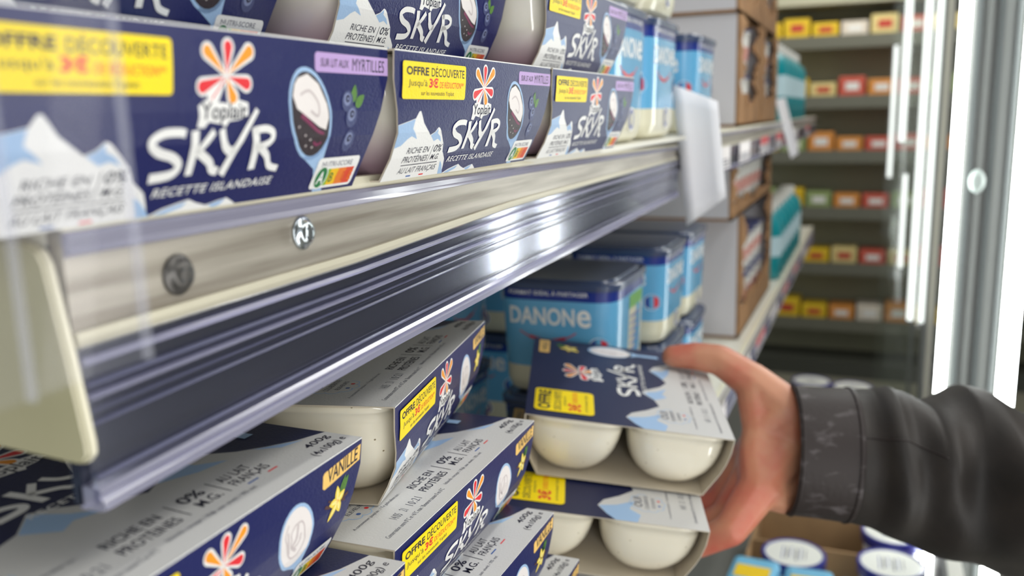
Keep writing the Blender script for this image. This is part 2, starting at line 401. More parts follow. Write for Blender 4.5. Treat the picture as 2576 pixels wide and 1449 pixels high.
def front_art(fruit):
    a = Art()
    a.poly([(0, 0), (155.6, 0), (155.6, 0.45), (0, 0.45)], WHITE)      # worn board edge along the crease
    # snowy mountains
    a.poly([(2, 46), (4, 40), (7, 33), (5.4, 25.2), (10, 24.4), (17.6, 23.0), (19.4, 20.6), (20.6, 20.4), (22, 21.8), (24.6, 24.8), (28.5, 27.4), (31.6, 29.2), (34.5, 28.2), (37.0, 26.4), (38.4, 26.8), (40.5, 28.6), (45.4, 32.6), (47.5, 36), (52, 39), (54.2, 42.4), (55.8, 46)], WHITE)
    a.poly([(54.5, 45.5), (60, 43.6), (65, 42.6), (68.6, 42.0), (72, 43.2), (76, 44.2), (80, 43.4), (83.6, 42.9), (87.5, 44.6), (89, 46), (54, 46)], WHITE)
    a.up()
    a.poly([(5.4, 25.4), (10, 24.6), (17.4, 23.2), (16.6, 26.6), (19.8, 28.8), (21.8, 30.4), (17, 29.2), (14.6, 30.2), (11.4, 32.4), (7.2, 33.2)], ICE)
    a.poly([(32.2, 29.4), (34.7, 28.4), (37.0, 26.9), (37.2, 28.6), (40.4, 29.9), (42.6, 32.0), (39, 30.8), (36.2, 31.6)], ICE)
    a.poly([(49, 39.6), (51.6, 41.0), (55.4, 44.2), (57, 46), (52.6, 46)], ICE)
    a.poly([(57.5, 44.9), (62, 43.6), (68.2, 42.5), (67, 43.8), (63, 44.6), (58, 46)], ICE)
    a.poly([(77, 44.2), (80.2, 43.6), (83.2, 43.1), (81.6, 44.6), (79, 45.2)], ICE)
    sh = 0.16
    a.text('RICHE EN', 17.6, 33.4, 34.8, 35.6, INK, 0.006, sh); a.text('PROTÉINES', 16.6, 36.0, 35.6, 38.9, INK, 0.006, sh)
    a.text('0%', 38.6, 33.0, 45.2, 35.8, INK, 0.012, sh); a.text('M.G.', 38.8, 36.6, 45.6, 38.7, INK, 0.006, sh)
    a.stroke([(37.6, 33.0), (36.8, 39.2)], 0.3, INK, False)
    a.stroke([(17.2, 39.8), (46.2, 39.8)], 0.3, INK, False)
    a.text('AU LAIT FRANÇAIS', 16.8, 40.7, 46.8, 43.4, INK, 0.0, sh)
    a.stroke([(25, 44.1), (28.6, 44.1)], 0.5, FBLUE, False); a.stroke([(35.2, 44.1), (38.8, 44.1)], 0.5, RED, False)
    a.layer = 2; bloom(a); a.layer = 6
    skyr(a)
    a.text('RECETTE ISLANDAISE', 54.6, 38.2, 100.2, 40.4, WHITE, 0.012, 0.2, 1.12)
    a.layer = 2
    if fruit:
        a.rrect(113.6, 3.2, 155.6, 8.9, 1.3, LILAC, right=False); a.up()
        a.text('SUR LIT AUX', 116.4, 4.9, 131.5, 7.3, INK, 0.008, 0.1); a.text('MYRTILLES', 133.6, 4.2, 153.0, 8.0, INK, 0.0, 0.06)
        a.petal((134.6, 17.6), (135.6, 12.0), 1.7, LEAF); a.petal((136.2, 18.8), (141.2, 15.2), 1.7, LEAF)
        B3 = ((131.4, 17.2, 3.3), (134.4, 21.9, 3.4), (134.8, 29.4, 3.3))
        a.up()
        for x, y, r in B3: a.ell(x, y, r*0.95, r, BERRY, k=22)
        a.up()
        for x, y, r in B3: a.ell(x-0.2, y-0.6, r*0.62, r*0.6, BERRYL, k=16)
        a.up()
        for x, y, r in B3: a.ell(x, y-0.8, r*0.38, r*0.36, BERRYD, k=10)
        a.up()
        for x, y, r in B3: a.ell(x+0.1, y-0.8, r*0.16, r*0.15, BERRYL, k=8)
        a.layer = 2
        spoon(a, 112.6, 21.2, 8.6, 13.4, True, (128.8, 47.0))
    else:
        a.poly([(128.5, 5.0), (129.5, 4.2), (150, 2.6), (154.8, 2.2), (154.5, 8.0), (150, 8.4), (130, 10.4), (128.6, 9.6)], PEACH); a.up()
        a.text('VANILLE', 131.6, 4.0, 152.6, 9.0, INK, 0.012, 0.1, rot=-0.07)
        vanilla_flower(a, 140.2, 18.4, 0.95)
        a.layer = 2; spoon(a, 114.6, 20.6, 8.8, 11.6, False, (129.8, 47.0))
    # nutrition score
    a.layer = 6
    a.rrect(121.8, 34.4, 145.6, 44.0, 1.4, WHITE); a.up()
    a.text('NUTRI-SCORE', 124.4, 35.6, 141.6, 37.2, GINK, 0.006, 0.0)
    x = 126.0
    for m in (NSG2, NSY, NSO, NSR):
        a.poly([(x, 38.0), (x+4.5, 38.0), (x+4.5, 43.2), (x, 43.2)], m); x += 4.5
    a.up(); a.ell(126.2, 40.5, 3.4, 3.7, WHITE, k=20); a.up(); a.ell(126.2, 40.5, 2.9, 3.2, NSG1, k=20); a.up()
    a.text('A', 124.4, 38.6, 128.0, 42.5, WHITE, 0.02)
    for i, (ch, m) in enumerate((('B', NSG1), ('C', NSO), ('D', NSR), ('E', NSO))):
        a.text(ch, 131.0+i*3.7, 39.3, 133.0+i*3.7, 42.2, m, 0.0)
    return a

def promo_art(x0, y0, x1, y1, full=True):
    a = Art(); a.layer = 11
    w, h = x1-x0, y1-y0
    X = lambda t: x0+t*w
    Y = lambda t: y0+t*h
    a.rrect(x0, y0, x1, y1, min(w, h)*0.09, YEL); a.up()
    if full:
        a.text('OFFRE', X(0.05), Y(0.13), X(0.38), Y(0.36), INK, 0.03); a.text('DÉCOUVERTE', X(0.42), Y(0.07), X(0.97), Y(0.37), INK, 0.006)
        a.text("Jusqu'à", X(0.08), Y(0.47), X(0.36), Y(0.70), INK, 0.0); a.text('3€', X(0.385), Y(0.41), X(0.53), Y(0.68), RED, 0.035)
        a.text('DE RÉDUCTION**', X(0.555), Y(0.46), X(0.96), Y(0.68), ORED, 0.004)
        a.text('sur les nouveautés Yoplait', X(0.27), Y(0.77), X(0.80), Y(0.93), INK, 0.0)
    else:
        a.text('OFFRE', X(0.08), Y(0.06), X(0.92), Y(0.27), INK, 0.03); a.text('DÉCOUVERTE', X(0.08), Y(0.30), X(0.92), Y(0.45), INK, 0.01)
        a.text("JUSQU'À", X(0.3), Y(0.48), X(0.72), Y(0.54), INK, 0.01)
        a.text('3€', X(0.10), Y(0.56), X(0.42), Y(0.78), RED, 0.03); a.text('DE RÉDUCTION', X(0.46), Y(0.62), X(0.94), Y(0.72), ORED, 0.01)
        a.text('sur les nouveautés Yoplait', X(0.12), Y(0.84), X(0.88), Y(0.91), INK, 0.0)
    return a

def top_art(fruit):
    a = Art()
    T = lambda u, w: (155.6*u, 135.0*(1-w))
    a.poly([T(*p) for p in ((0, 0), (0, .43), (.04, .47), (.10, .51), (.15, .48), (.2, .40), (.26, .33), (.33, .35), (.40, .41), (.44, .38), (.5, .30), (.56, .26), (.63, .29), (.70, .34), (.76, .31), (.81, .235), (.86, .19), (.92, .145), (1, .11), (1, 0))], GREYW); a.up()
    for pts in (((0, .43), (.04, .47), (.10, .505), (.12, .42), (.17, .33), (.1, .36), (.06, .31), (0, .33)), ((.33, .345), (.40, .405), (.43, .33), (.48, .27), (.41, .30), (.37, .28)), ((.60, .275), (.70, .335), (.71, .27), (.76, .22), (.68, .235)), ((.83, .21), (.9, .155), (.93, .13), (.87, .15))):
        a.poly([T(*p) for p in pts], ICE)
    for i in range(9):                                   # scalloped badge outline
        an = math.radians(20+i*36); cx, cy = T(.165+.052*math.cos(an), .27+.062*math.sin(an))
        a.stroke([(cx+3.2*math.cos(an+t), cy-3.2*math.sin(an+t)) for t in (-1.3, -0.8, -0.2, 0.3, 0.8, 1.3)], 0.5, ICE)
    def tx(s, u0, w1, u1, w0, m, wt=0.0, sh=0.12, sp=1.0):
        p, q = T(u0, w1), T(u1, w0); a.text(s, p[0], p[1], q[0], q[1], m, wt, sh, sp)
    a.up()
    tx('OUI', .125, .335, .205, .295, GINK, 0.02); tx('COLLABORATIVE', .115, .285, .22, .265, GINK); tx('ÉLEVEURS', .13, .255, .21, .235, GINK)
    p = T(.15, .215); a.ell(p[0], p[1], 1.0, 1.0, FBLUE, k=10); p = T(.19, .215); a.ell(p[0], p[1], 1.0, 1.0, RED, k=10)
    tx('RICHE EN', .34, .172, .475, .142, INK, 0.01); tx('PROTÉINES', .335, .134, .482, .095, INK, 0.01)
    tx('0%', .535, .178, .60, .142, INK, 0.02); tx('M.G.', .54, .131, .605, .100, INK, 0.01)
    tx('AU LAIT', .65, .172, .745, .142, INK, 0.004, 0.12, 1.1); tx('FRANÇAIS', .648, .134, .765, .096, INK, 0.004, 0.12, 1.05)
    for u in (.508, .628): a.stroke([T(u+.004, .178), T(u-.004, .098)], 0.45, INK, False)
    a.stroke([T(.665, .088), T(.70, .088)], 0.7, FBLUE, False); a.stroke([T(.735, .088), T(.768, .088)], 0.7, RED, False)
    tx('Islands recept / Rijk aan eiwit / 0% vet', .40, .072, .66, .055, GINK)
    tx('14/05   21', .15, .115, .215, .085, GINK, 0.0, 0.1, 1.2); tx('10:21', .24, .115, .295, .085, GINK, 0.0, 0.1, 1.2)
    tx('A consommer jusqu\'au : / Te gebruiken tot :', .06, .178, .30, .162, GINK); tx('Conservation entre 0°C et +6°C max / Bewaren tussen 0 en 6°C', .05, .065, .37, .048, GINK)
    tx('400g', .885, .105, .975, .072, INK, 0.01); tx('(4x100g) e', .85, .06, .98, .026, INK, 0.004)
    bloom(a, 87.2-75, T(0, .735)[1]-11.2, 1.35)
    skyr(a, 88-78, T(0, .475)[1]-30.5, 1.28)
    tx('RECETTE ISLANDAISE', .385, .40, .76, .378, WHITE, 0.012, 0.2, 1.12)
    if fruit:
        a.rrect(122, T(0, .965)[1], 154, T(0, .905)[1], 1.5, LILAC); a.up(); tx('MYRTILLES', .81, .95, .97, .918, INK)
    else:
        a.rrect(122, T(0, .965)[1], 151, T(0, .905)[1], 1.5, PEACH); a.up(); tx('VANILLE', .81, .95, .945, .918, INK, 0.012)
        q = T(.88, .79); vanilla_flower(a, q[0], q[1], 1.2)
    q = T(.90, .55)
    spoon(a, q[0], q[1], 10.0, 16.0, fruit, (140.0, T(0, .27)[1]))
    return a

def make_pack(fruit):
    root = empty('yogurt_multipack')
    # folded board sleeve
    bm = bmesh.new(); mats = [NAVY, TOPNAVY, KRAFT]
    nf = len(FV)
    def strip(yf, mirror):
        rows = []
        for i in range(nf):
            y = FY[i] if not mirror else W-FY[i]
            rows.append((bm.verts.new((L*FE[i], y, H*(1-FV[i]))), bm.verts.new((L*(1-FE[i]), y, H*(1-FV[i])))))
        for i in range(nf-1):
            q = (rows[i][0], rows[i+1][0], rows[i+1][1], rows[i][1])
            bm.faces.new(q if not mirror else q[::-1]).material_index = 0
        return rows
    fr = strip(FY, False); bk = strip(FY, True)
    f = bm.faces.new((fr[0][0], fr[0][1], bk[0][1], bk[0][0])); f.material_index = 1
    f = bm.faces.new((fr[-1][1], fr[-1][0], bk[-1][0], bk[-1][1])); f.material_index = 2
    bmesh.ops.recalc_face_normals(bm, faces=bm.faces[:])
    old = set(bm.faces)
    bmesh.ops.solidify(bm, geom=bm.faces[:], thickness=0.0006)
    cen = Vector((L/2, W/2, H*0.5))
    for f in bm.faces:
        c = f.calc_center_median()
        if f.normal.dot(c-cen) < 0 or f.calc_area() < 0.0006*0.2: f.material_index = 2
    put_art(bm, front_art(fruit), mats, map_front, FOLDS, CL, CR)
    put_art(bm, top_art(fruit), mats, map_top)
    link('sleeve', bm, mats, root)
    for art, mp, fo in ((promo_art(5.2, 3.4, 56.0, 16.2), map_front, FOLDS), (promo_art(9.0, 135*.04, 47.0, 135*.335, False), map_top, None)):
        bm = bmesh.new(); ml = []
        put_art(bm, art, ml, mp, fo)
        o = link('promo_label', bm, ml, root); o['label'] = 'yellow printed offer label'
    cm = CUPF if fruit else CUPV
    cup_me = None
    for ix in (0.25, 0.75):
        for iy in (0.25, 0.75):
            if cup_me is None:
                bm = bmesh.new()
                rings = []
                prof = [(0.0008, .50, 2.4), (0.0012, .555, 2.5), (0.003, .62, 2.4), (0.007, .73, 2.6), (0.013, .84, 2.9), (0.020, .92, 3.2), (0.028, .965, 3.6), (0.035, .98, 4.0), (0.0400, .98, 4.4), (0.0402, 1.0, 4.4), (0.0425, 1.0, 4.4), (0.0432, .99, 4.4)]
                for z, s, n in prof: rings.append([(x, y, z) for x, y in superring(0.0372*s, 0.0330*s, n, 48)])
                loft(bm, rings)
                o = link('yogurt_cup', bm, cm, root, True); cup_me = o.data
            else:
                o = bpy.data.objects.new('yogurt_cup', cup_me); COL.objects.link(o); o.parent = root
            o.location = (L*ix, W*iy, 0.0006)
    return root

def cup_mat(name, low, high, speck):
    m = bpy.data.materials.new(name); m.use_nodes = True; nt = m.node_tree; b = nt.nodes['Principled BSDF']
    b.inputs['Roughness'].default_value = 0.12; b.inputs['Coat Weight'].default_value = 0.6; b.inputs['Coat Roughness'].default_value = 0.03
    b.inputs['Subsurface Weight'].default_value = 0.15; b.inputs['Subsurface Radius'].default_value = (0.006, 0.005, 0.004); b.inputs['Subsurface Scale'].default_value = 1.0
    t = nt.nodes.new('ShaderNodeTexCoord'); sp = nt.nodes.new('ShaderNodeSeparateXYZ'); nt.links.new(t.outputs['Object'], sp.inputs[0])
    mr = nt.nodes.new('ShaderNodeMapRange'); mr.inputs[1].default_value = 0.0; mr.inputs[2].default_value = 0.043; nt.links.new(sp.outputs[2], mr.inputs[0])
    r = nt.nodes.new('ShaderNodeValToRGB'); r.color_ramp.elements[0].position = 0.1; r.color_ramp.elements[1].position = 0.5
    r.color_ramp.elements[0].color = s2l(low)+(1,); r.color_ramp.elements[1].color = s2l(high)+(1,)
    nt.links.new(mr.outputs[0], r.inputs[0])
    if speck:
        v = nt.nodes.new('ShaderNodeTexVoronoi'); v.inputs['Scale'].default_value = 120; nt.links.new(t.outputs['Object'], v.inputs['Vector'])
        lt = nt.nodes.new('ShaderNodeMath'); lt.operation = 'LESS_THAN'; lt.inputs[1].default_value = 0.055; nt.links.new(v.outputs['Distance'], lt.inputs[0])
        mx = nt.nodes.new('ShaderNodeMix'); mx.data_type = 'RGBA'; mx.inputs['B'].default_value = s2l((150, 138, 112))+(1,)
        nt.links.new(lt.outputs[0], mx.inputs['Factor']); nt.links.new(r.outputs[0], mx.inputs['A']); nt.links.new(mx.outputs['Result'], b.inputs['Base Color'])
    else: nt.links.new(r.outputs[0], b.inputs['Base Color'])
    return m
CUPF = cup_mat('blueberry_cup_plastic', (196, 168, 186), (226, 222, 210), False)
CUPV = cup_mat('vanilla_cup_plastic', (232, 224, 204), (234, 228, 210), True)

berry_pack = make_pack(True); vanilla_pack = make_pack(False)
used = set()
def place_pack(proto, p, rot, label, group):
    """p = top front left corner of the pack"""
    o = proto if proto.name not in used else copy_tree(proto)
    used.add(proto.name)
    R = Euler((0, 0, 0)).to_matrix()
    cz, sz = math.cos(rot[0]), math.sin(rot[0]); cy_, sy = math.cos(rot[1]), math.sin(rot[1]); cx_, sx = math.cos(rot[2]), math.sin(rot[2])
    R = Matrix(((cz, -sz, 0), (sz, cz, 0), (0, 0, 1))) @ Matrix(((cy_, 0, sy), (0, 1, 0), (-sy, 0, cy_))) @ Matrix(((1, 0, 0), (0, cx_, -sx), (0, sx, cx_)))
    o.location = Vector(p)+R @ Vector((0, 0, -H))
    o.rotation_euler = R.to_euler()
    tag(o, label, 'yogurt pack', group)
    return o

ZT = 0.0232                     # top of the lower row on the upper shelf (camera at 0)
G = 'blueberry yogurt packs on the upper shelf'
place_pack(berry_pack, (0.1088, 0.1516, ZT), (0.0024, 0, 0), 'navy blueberry yogurt pack at the left end of the bottom row on the upper shelf', G)
place_pack(berry_pack, (0.2655, 0.1500, ZT), (0.004, 0, 0), 'middle navy blueberry yogurt pack of the bottom row on the upper shelf', G)
place_pack(berry_pack, (0.4242, 0.1505, ZT), (-0.008, 0, 0), 'navy blueberry yogurt pack in the bottom row beside the light blue tubs', G)
place_pack(berry_pack, (0.1130, 0.1900, ZT+0.0456), (0.0, 0, 0), 'navy blueberry yogurt pack cut by the photo top, leftmost of the upper row', G)
place_pack(berry_pack, (0.2740, 0.1760, ZT+0.0456), (0.002, 0, 0), 'navy blueberry yogurt pack in the upper row, lying across two packs below', G)
place_pack(berry_pack, (0.4330, 0.1560, ZT+0.0456), (0.0, 0, 0), 'navy blueberry yogurt pack at the right end of the upper row beside the tubs', G)
G = 'vanilla yogurt packs on the lower shelf'
R_ = math.radians
ZL = -0.333                     # deck of the lower shelf
place_pack(vanilla_pack, (0.1010, 0.1534, -0.1048), (R_(4.5), R_(2.5), R_(2.5)), 'large near vanilla yogurt pack under the shelf rail at bottom left', G)
place_pack(vanilla_pack, (0.2870, 0.1697, -0.1108), (R_(10.85), R_(0.6), R_(-1.0)), 'vanilla yogurt pack on top of the middle pile, cream cup showing at its end', G)
place_pack(vanilla_pack, (0.2600, 0.1570, -0.1562), (R_(1.5), R_(1.0), 0), 'second vanilla yogurt pack from the top of the middle pile', G)
place_pack(vanilla_pack, (0.0995, 0.1500, -0.1570), (0, 0, 0), 'vanilla yogurt pack right below the large near one', G)
place_pack(vanilla_pack, (0.2446, 0.1480, -0.2020), (R_(-1.0), 0, 0), 'third vanilla yogurt pack down the middle pile, at the bottom photo edge', G)
place_pack(vanilla_pack, (0.2820, 0.1440, -0.2470), (0, 0, 0), 'fourth vanilla yogurt pack down the middle pile, only its corner in the photo', G)
place_pack(vanilla_pack, (0.4820, 0.1780, -0.2926), (0, 0, 0), 'vanilla yogurt pack on the shelf deck below the packs in the hand', G)
for x, y, z in ((0.0995, 0.150, -0.2025), (0.0995, 0.150, -0.2480), (0.0995, 0.150, -0.2926), (0.2820, 0.145, -0.2926)):
    place_pack(vanilla_pack, (x, y, z), (0, 0, 0), 'vanilla yogurt pack in the hidden lower part of a pile on the lower shelf', 'hidden packs carrying the piles')
# the two packs held in the hand
HO = Vector((0.5431, 0.0735, -0.2057)); HROT = (0.3202, -0.0708, 0.1371)
HR = Matrix(((0.9468, -0.3210, -0.0235), (0.3140, 0.9372, -0.1518), (0.0707, 0.1364, 0.9881)))
G = 'yogurt packs held in the hand'
place_pack(vanilla_pack, HO, HROT, 'upper of the two vanilla yogurt packs held in the hand', G)
place_pack(vanilla_pack, HO+HR @ Vector((-0.0355, 0.0135, -0.0468)), HROT, 'lower of the two vanilla yogurt packs held in the hand', G)

# ---------------------------------------------------------------- upper shelf with its price rail
CREAM = mat('cream_enamel', (222, 217, 194), 0.45); CAPM = mat('shaded_cream_panel', (186, 181, 148), 0.5, noise=((18, 18, 18), (172, 168, 134), .3, .7))
SHELFW = mat('shelf_white_enamel', (222, 220, 208), 0.4)
ALU = mat('worn_aluminium', (188, 182, 170), 0.34, 0.5, noise=((4, 400, 220), (138, 130, 118), 0.35, 0.7), bump=((4, 700, 500), 0.12, 0.0005))
SLATE = mat('slate_backing', (36, 40, 56), 0.3, coat=0.3)
LAV = clear('lavender_clear_plastic_edge', (226, 226, 244), 0.42, (196, 196, 222), 0.2, 0.12, 0.5)
LAVD = mat('dim_clear_plastic_ridge', (104, 106, 132), 0.15, coat=0.6)
CLEARP = clear('clear_channel_plastic', (232, 234, 244), 0.03, (190, 194, 220), 0.12, 0.1)
STEEL = mat('zinc_screw', (190, 198, 204), 0.22, 1.0)
DKSTEEL = mat('dark_screw', (96, 94, 92), 0.4, 0.8)

RX = [0.140, 0.26, 0.42, 0.86]
RTOP = [-0.0212, -0.0222, -0.0246, -0.0322]
RMID = [-0.0472, -0.0472, -0.0432, -0.0435]
RBOT = [-0.0882, -0.0850, -0.0832, -0.0806]
def rail_y(x): return 0.165+0.02*(x-0.138)
def sweep(name, prof, m, parent, xs=RX, yf=rail_y, top=RTOP, mid=RMID, bot=RBOT, n=24):
    """prof: list of (y offset, section 0 top..1 mid..2 bottom); swept along the shelf"""
    bm = bmesh.new(); rings = []
    for i in range(n+1):
        x = xs[0]+(xs[-1]-xs[0])*i/n
        t, mm, b = interp(x, xs, top), interp(x, xs, mid), interp(x, xs, bot)
        rings.append([(x, yf(x)+dy, t+(mm-t)*q if q <= 1 else mm+(b-mm)*(q-1)) for dy, q in prof])
    loft(bm, rings)
    bmesh.ops.recalc_face_normals(bm, faces=bm.faces[:])
    return link(name, bm, m, parent)

shelf = empty('fridge_shelf', (0.5, 0.38, -0.0262))
tag(shelf, 'upper shelf with clear price channel, cream end panel and screwed metal strip', 'shelf', 'refrigerator shelves')
def under(parent, o):
    o.parent = parent; o.location = o.location-parent.location; return o
def build_rail(parent, xs, yf, top, mid, bot, n=24):
    k = dict(xs=xs, yf=yf, top=top, mid=mid, bot=bot, n=n)
    P = []
    P.append(sweep('metal_strip', [(0.004, 0.0), (0.0, 0.0), (0.0, 1.0), (0.004, 1.0)], ALU, None, **k))
    P.append(sweep('top_edge', [(0.006, -0.12), (-0.0008, -0.12), (-0.0012, -0.02), (-0.0008, 0.05), (0.006, 0.05)], CREAM, None, **k))
    P.append(sweep('plastic_lip', [(0.0, 0.06), (-0.0016, 0.05), (-0.0022, 0.10), (-0.0014, 0.19), (-0.0022, 0.25), (0.0, 0.28)], LAV, None, **k))
    P.append(sweep('metal_fold', [(0.0, 0.93), (-0.0012, 0.93), (-0.0016, 1.0), (-0.0010, 1.05), (0.0, 1.05)], mat('fold_highlight', (202, 197, 176), .4, .2), None, **k))  # pale band: the highlight along the fold is put into its colour
    P.append(sweep('backing_strip', [(0.006, 1.02), (0.003, 1.02), (0.003, 1.98), (0.006, 1.98)], SLATE, None, **k))
    P.append(sweep('clear_channel', [(-0.0008, 1.03), (-0.0016, 1.05), (-0.0020, 1.95), (-0.0012, 1.96), (-0.0006, 1.95), (-0.0004, 1.05)], CLEARP, None, **k))
    for q, h, d, m in ((1.10, .05, .0014, LAV), (1.24, .025, .0012, LAVD), (1.31, .03, .0016, LAV), (1.40, .012, .0008, LAVD), (1.47, .02, .001, LAVD), (1.78, .03, .0008, LAVD)):
        P.append(sweep('channel_ridge', [(-0.0016, q), (-0.0018-d, q+h*.3), (-0.0018-d, q+h*.7), (-0.0016, q+h)], m, None, **k))
    P.append(sweep('channel_lip', [(0.004, 1.86), (-0.002, 1.86), (-0.0032, 1.885), (-0.0022, 1.91), (-0.0036, 1.935), (-0.0038, 1.985), (-0.002, 2.0), (0.004, 2.0)], LAV, None, **k))
    for o in P: under(parent, o)
build_rail(shelf, RX, rail_y, RTOP, RMID, RBOT)
def under_new(parent, o): return under(parent, o)
under(shelf, boxobj('deck', 0.140, 0.86, 0.170, 0.60, -0.0258, -0.0224, SHELFW))
# cream end panel: shade painted into the broad faces, rim kept lighter
bm = bmesh.new()
pts = [(0.60, -0.0243), (0.176, -0.0243), (0.1715, -0.0248), (0.1685, -0.0262), (0.1668, -0.0290), (0.1632, -0.0500), (0.1604, -0.0700), (0.1604, -0.0728), (0.1622, -0.0748), (0.1650, -0.0752), (0.22, -0.0725), (0.60, -0.055)]
a = [bm.verts.new((0.1362, y, z)) for y, z in pts]; b = [bm.verts.new((0.1396, y, z)) for y, z in pts]
bm.faces.new(a); bm.faces.new(b[::-1])
for i in range(len(pts)): bm.faces.new((a[i], b[i], b[(i+1) % len(pts)], a[(i+1) % len(pts)]))
bmesh.ops.recalc_face_normals(bm, faces=bm.faces[:])
bmesh.ops.bevel(bm, geom=[e for e in bm.edges if abs(e.verts[0].co.x-e.verts[1].co.x) < 1e-6], offset=0.0008, segments=2, affect='EDGES')
for f in bm.faces:
    if abs(f.normal.x) < 0.5: f.material_index = 1
under(shelf, link('end_panel', bm, [CAPM, CREAM]))
# screws: washer dome; a raised dark cross carries the recess shade in its colour
def screw(x, z, m, name='screw'):
    bm = bmesh.new(); y = rail_y(x)
    rings = []
    for d, r in ((0.0, .0052), (.0006, .0054), (.0010, .0050), (.0012, .0042), (.0024, .0038), (.0030, .0028), (.0033, .0014)):
        rings.append([(x+r*math.cos(2*PI*i/28), y-d, z+r*math.sin(2*PI*i/28)) for i in range(28)])
    loft(bm, rings)
    bmesh.ops.recalc_face_normals(bm, faces=bm.faces[:])
    o = under(shelf, link(name, bm, m, None, True))
    bm = bmesh.new()
    c = []
    w, l = .00042, .0022
    for sx, sz in ((w, w), (w, l), (-w, l), (-w, w), (-l, w), (-l, -w), (-w, -w), (-w, -l), (w, -l), (w, -w), (l, -w), (l, w)):
        c.append((x+sx*.8-sz*.6, z+sx*.6+sz*.8))
    bot = [bm.verts.new((p[0], y-.0022, p[1])) for p in c]; tp = [bm.verts.new((p[0], y-.00325, p[1])) for p in c]
    bm.faces.new(tp)
    for i in range(12): bm.faces.new((bot[i], bot[(i+1) % 12], tp[(i+1) % 12], tp[i]))
    q = link('recess_shade_cross', bm, mat('recess_shadow_steel', (60, 66, 72), 0.5, 0.6)); q.parent = o
    return o
screw(0.2306, -0.0345, STEEL); screw(0.1743, -0.0380, DKSTEEL)

# second bay of the same shelf, further down the aisle
RX2 = [0.90, 1.3, 1.8, 2.7]
shelf2 = empty('fridge_shelf', (1.8, 0.38, -0.026))
tag(shelf2, 'next upper shelf bay beyond the hanging white card, holding boxes and bottles', 'shelf', 'refrigerator shelves')
yc = lambda x: 0.165
build_rail(shelf2, RX2, yc, [-0.0235]*4, [-0.040]*4, [-0.0690]*4, 8)
under(shelf2, boxobj('deck', 0.90, 2.7, 0.17, 0.60, -0.0258, -0.0224, SHELFW))
shelf3 = empty('fridge_shelf', (1.4, 0.38, ZL-.01-0.004))
tag(shelf3, 'lower shelf running along the whole cabinet under tubs and yogurt piles', 'shelf', 'refrigerator shelves')
ZL = -0.3380
build_rail(shelf3, [0.03, 0.6, 1.5, 2.7], lambda x: 0.160, [ZL]*4, [ZL-.012]*4, [ZL-.040]*4, 8)
under(shelf3, boxobj('deck', 0.03, 2.7, 0.165, 0.60, ZL-0.0034, ZL-0.0002, SHELFW))

# price labels in the far rails
LABW = mat('label_paper', (238, 232, 232), 0.5); LABR = mat('label_red', (214, 92, 96), 0.5)
def price_label(x0, x1, y, z0, z1, label, red):
    r = empty('price_label', ((x0+x1)/2, y, (z0+z1)/2)); tag(r, label, 'price label', 'price labels in the far rails')
    under(r, boxobj('paper', x0, x1, y-0.0006, y, z0, z1, LABW))
    if red: under(r, boxobj('red_band', x0, x1, y-0.0010, y-0.0006, z0+(z1-z0)*.55, z1, LABR))
    for k in range(3): under(r, boxobj('printed_line', x0+.004, x1-.008-.004*k, y-0.0010, y-0.0006, z0+(z1-z0)*(.1+.14*k), z0+(z1-z0)*(.16+.14*k), GINK))
words = ['first', 'second', 'third', 'fourth', 'fifth', 'sixth', 'seventh', 'eighth', 'ninth', 'tenth']
for i, x in enumerate((0.98, 1.16, 1.38, 1.60, 1.95, 2.3)):
    price_label(x, x+0.10, 0.161, -0.066, -0.040, words[i]+' price label along the far upper rail, counted from the hanging white card', i in (2, 3, 5))
for i, x in enumerate((0.72, 0.95, 1.18, 1.36, 1.56, 1.78, 2.02, 2.28)):
    price_label(x, x+0.11, 0.1562, ZL-0.037, ZL-0.012, words[i]+' price label along the lower rail, counted from the held packs', i in (3, 5, 6))

# ---------------------------------------------------------------- hanging white cards
PAPER = mat('white_card', (236, 236, 240), 0.45, bump=((40, 40, 40), 0.15, 0.002))
def flag(name, pts, label, thick=0.0012):
    bm = bmesh.new(); n = 8
    f, k = [], []
    for j in range(n+1):
        v = j/n; rf, rk = [], []
        for i in range(5):
            u = i/4
            p = Vector(pts[0])*(1-u)*(1-v)+Vector(pts[1])*u*(1-v)+Vector(pts[2])*u*v+Vector(pts[3])*(1-u)*v
            p.x += 0.004*math.sin(PI*u)-0.006*v*v
            rf.append(bm.verts.new(p)); rk.append(bm.verts.new(p+Vector((thick, 0, 0))))
        f.append(rf); k.append(rk)
    for j in range(n):
        for i in range(4):
            bm.faces.new((f[j][i], f[j+1][i], f[j+1][i+1], f[j][i+1])); bm.faces.new((k[j][i], k[j][i+1], k[j+1][i+1], k[j+1][i]))
        bm.faces.new((f[j][0], k[j][0], k[j+1][0], f[j+1][0])); bm.faces.new((f[j][4], f[j+1][4], k[j+1][4], k[j][4]))
    for i in range(4):
        bm.faces.new((f[0][i], f[0][i+1], k[0][i+1], k[0][i])); bm.faces.new((f[n][i], k[n][i], k[n][i+1], f[n][i+1]))
    return tag(link(name, bm, PAPER, None, True), label, 'card', 'blank white cards hanging on the shelf rails')
flag('shelf_card', [(.868, .186, .0268), (.868, .142, .0093), (.868, .1314, -.0815), (.868, .1687, -.1103)], 'large blank white card hanging at the end of the clear price rail')
flag('shelf_card', [(1.75, .1794, .0192), (1.75, .1616, .0223), (1.75, .1331, -.0809), (1.75, .147, -.0919)], 'small tilted white card further down the upper rail near the teal bottles')

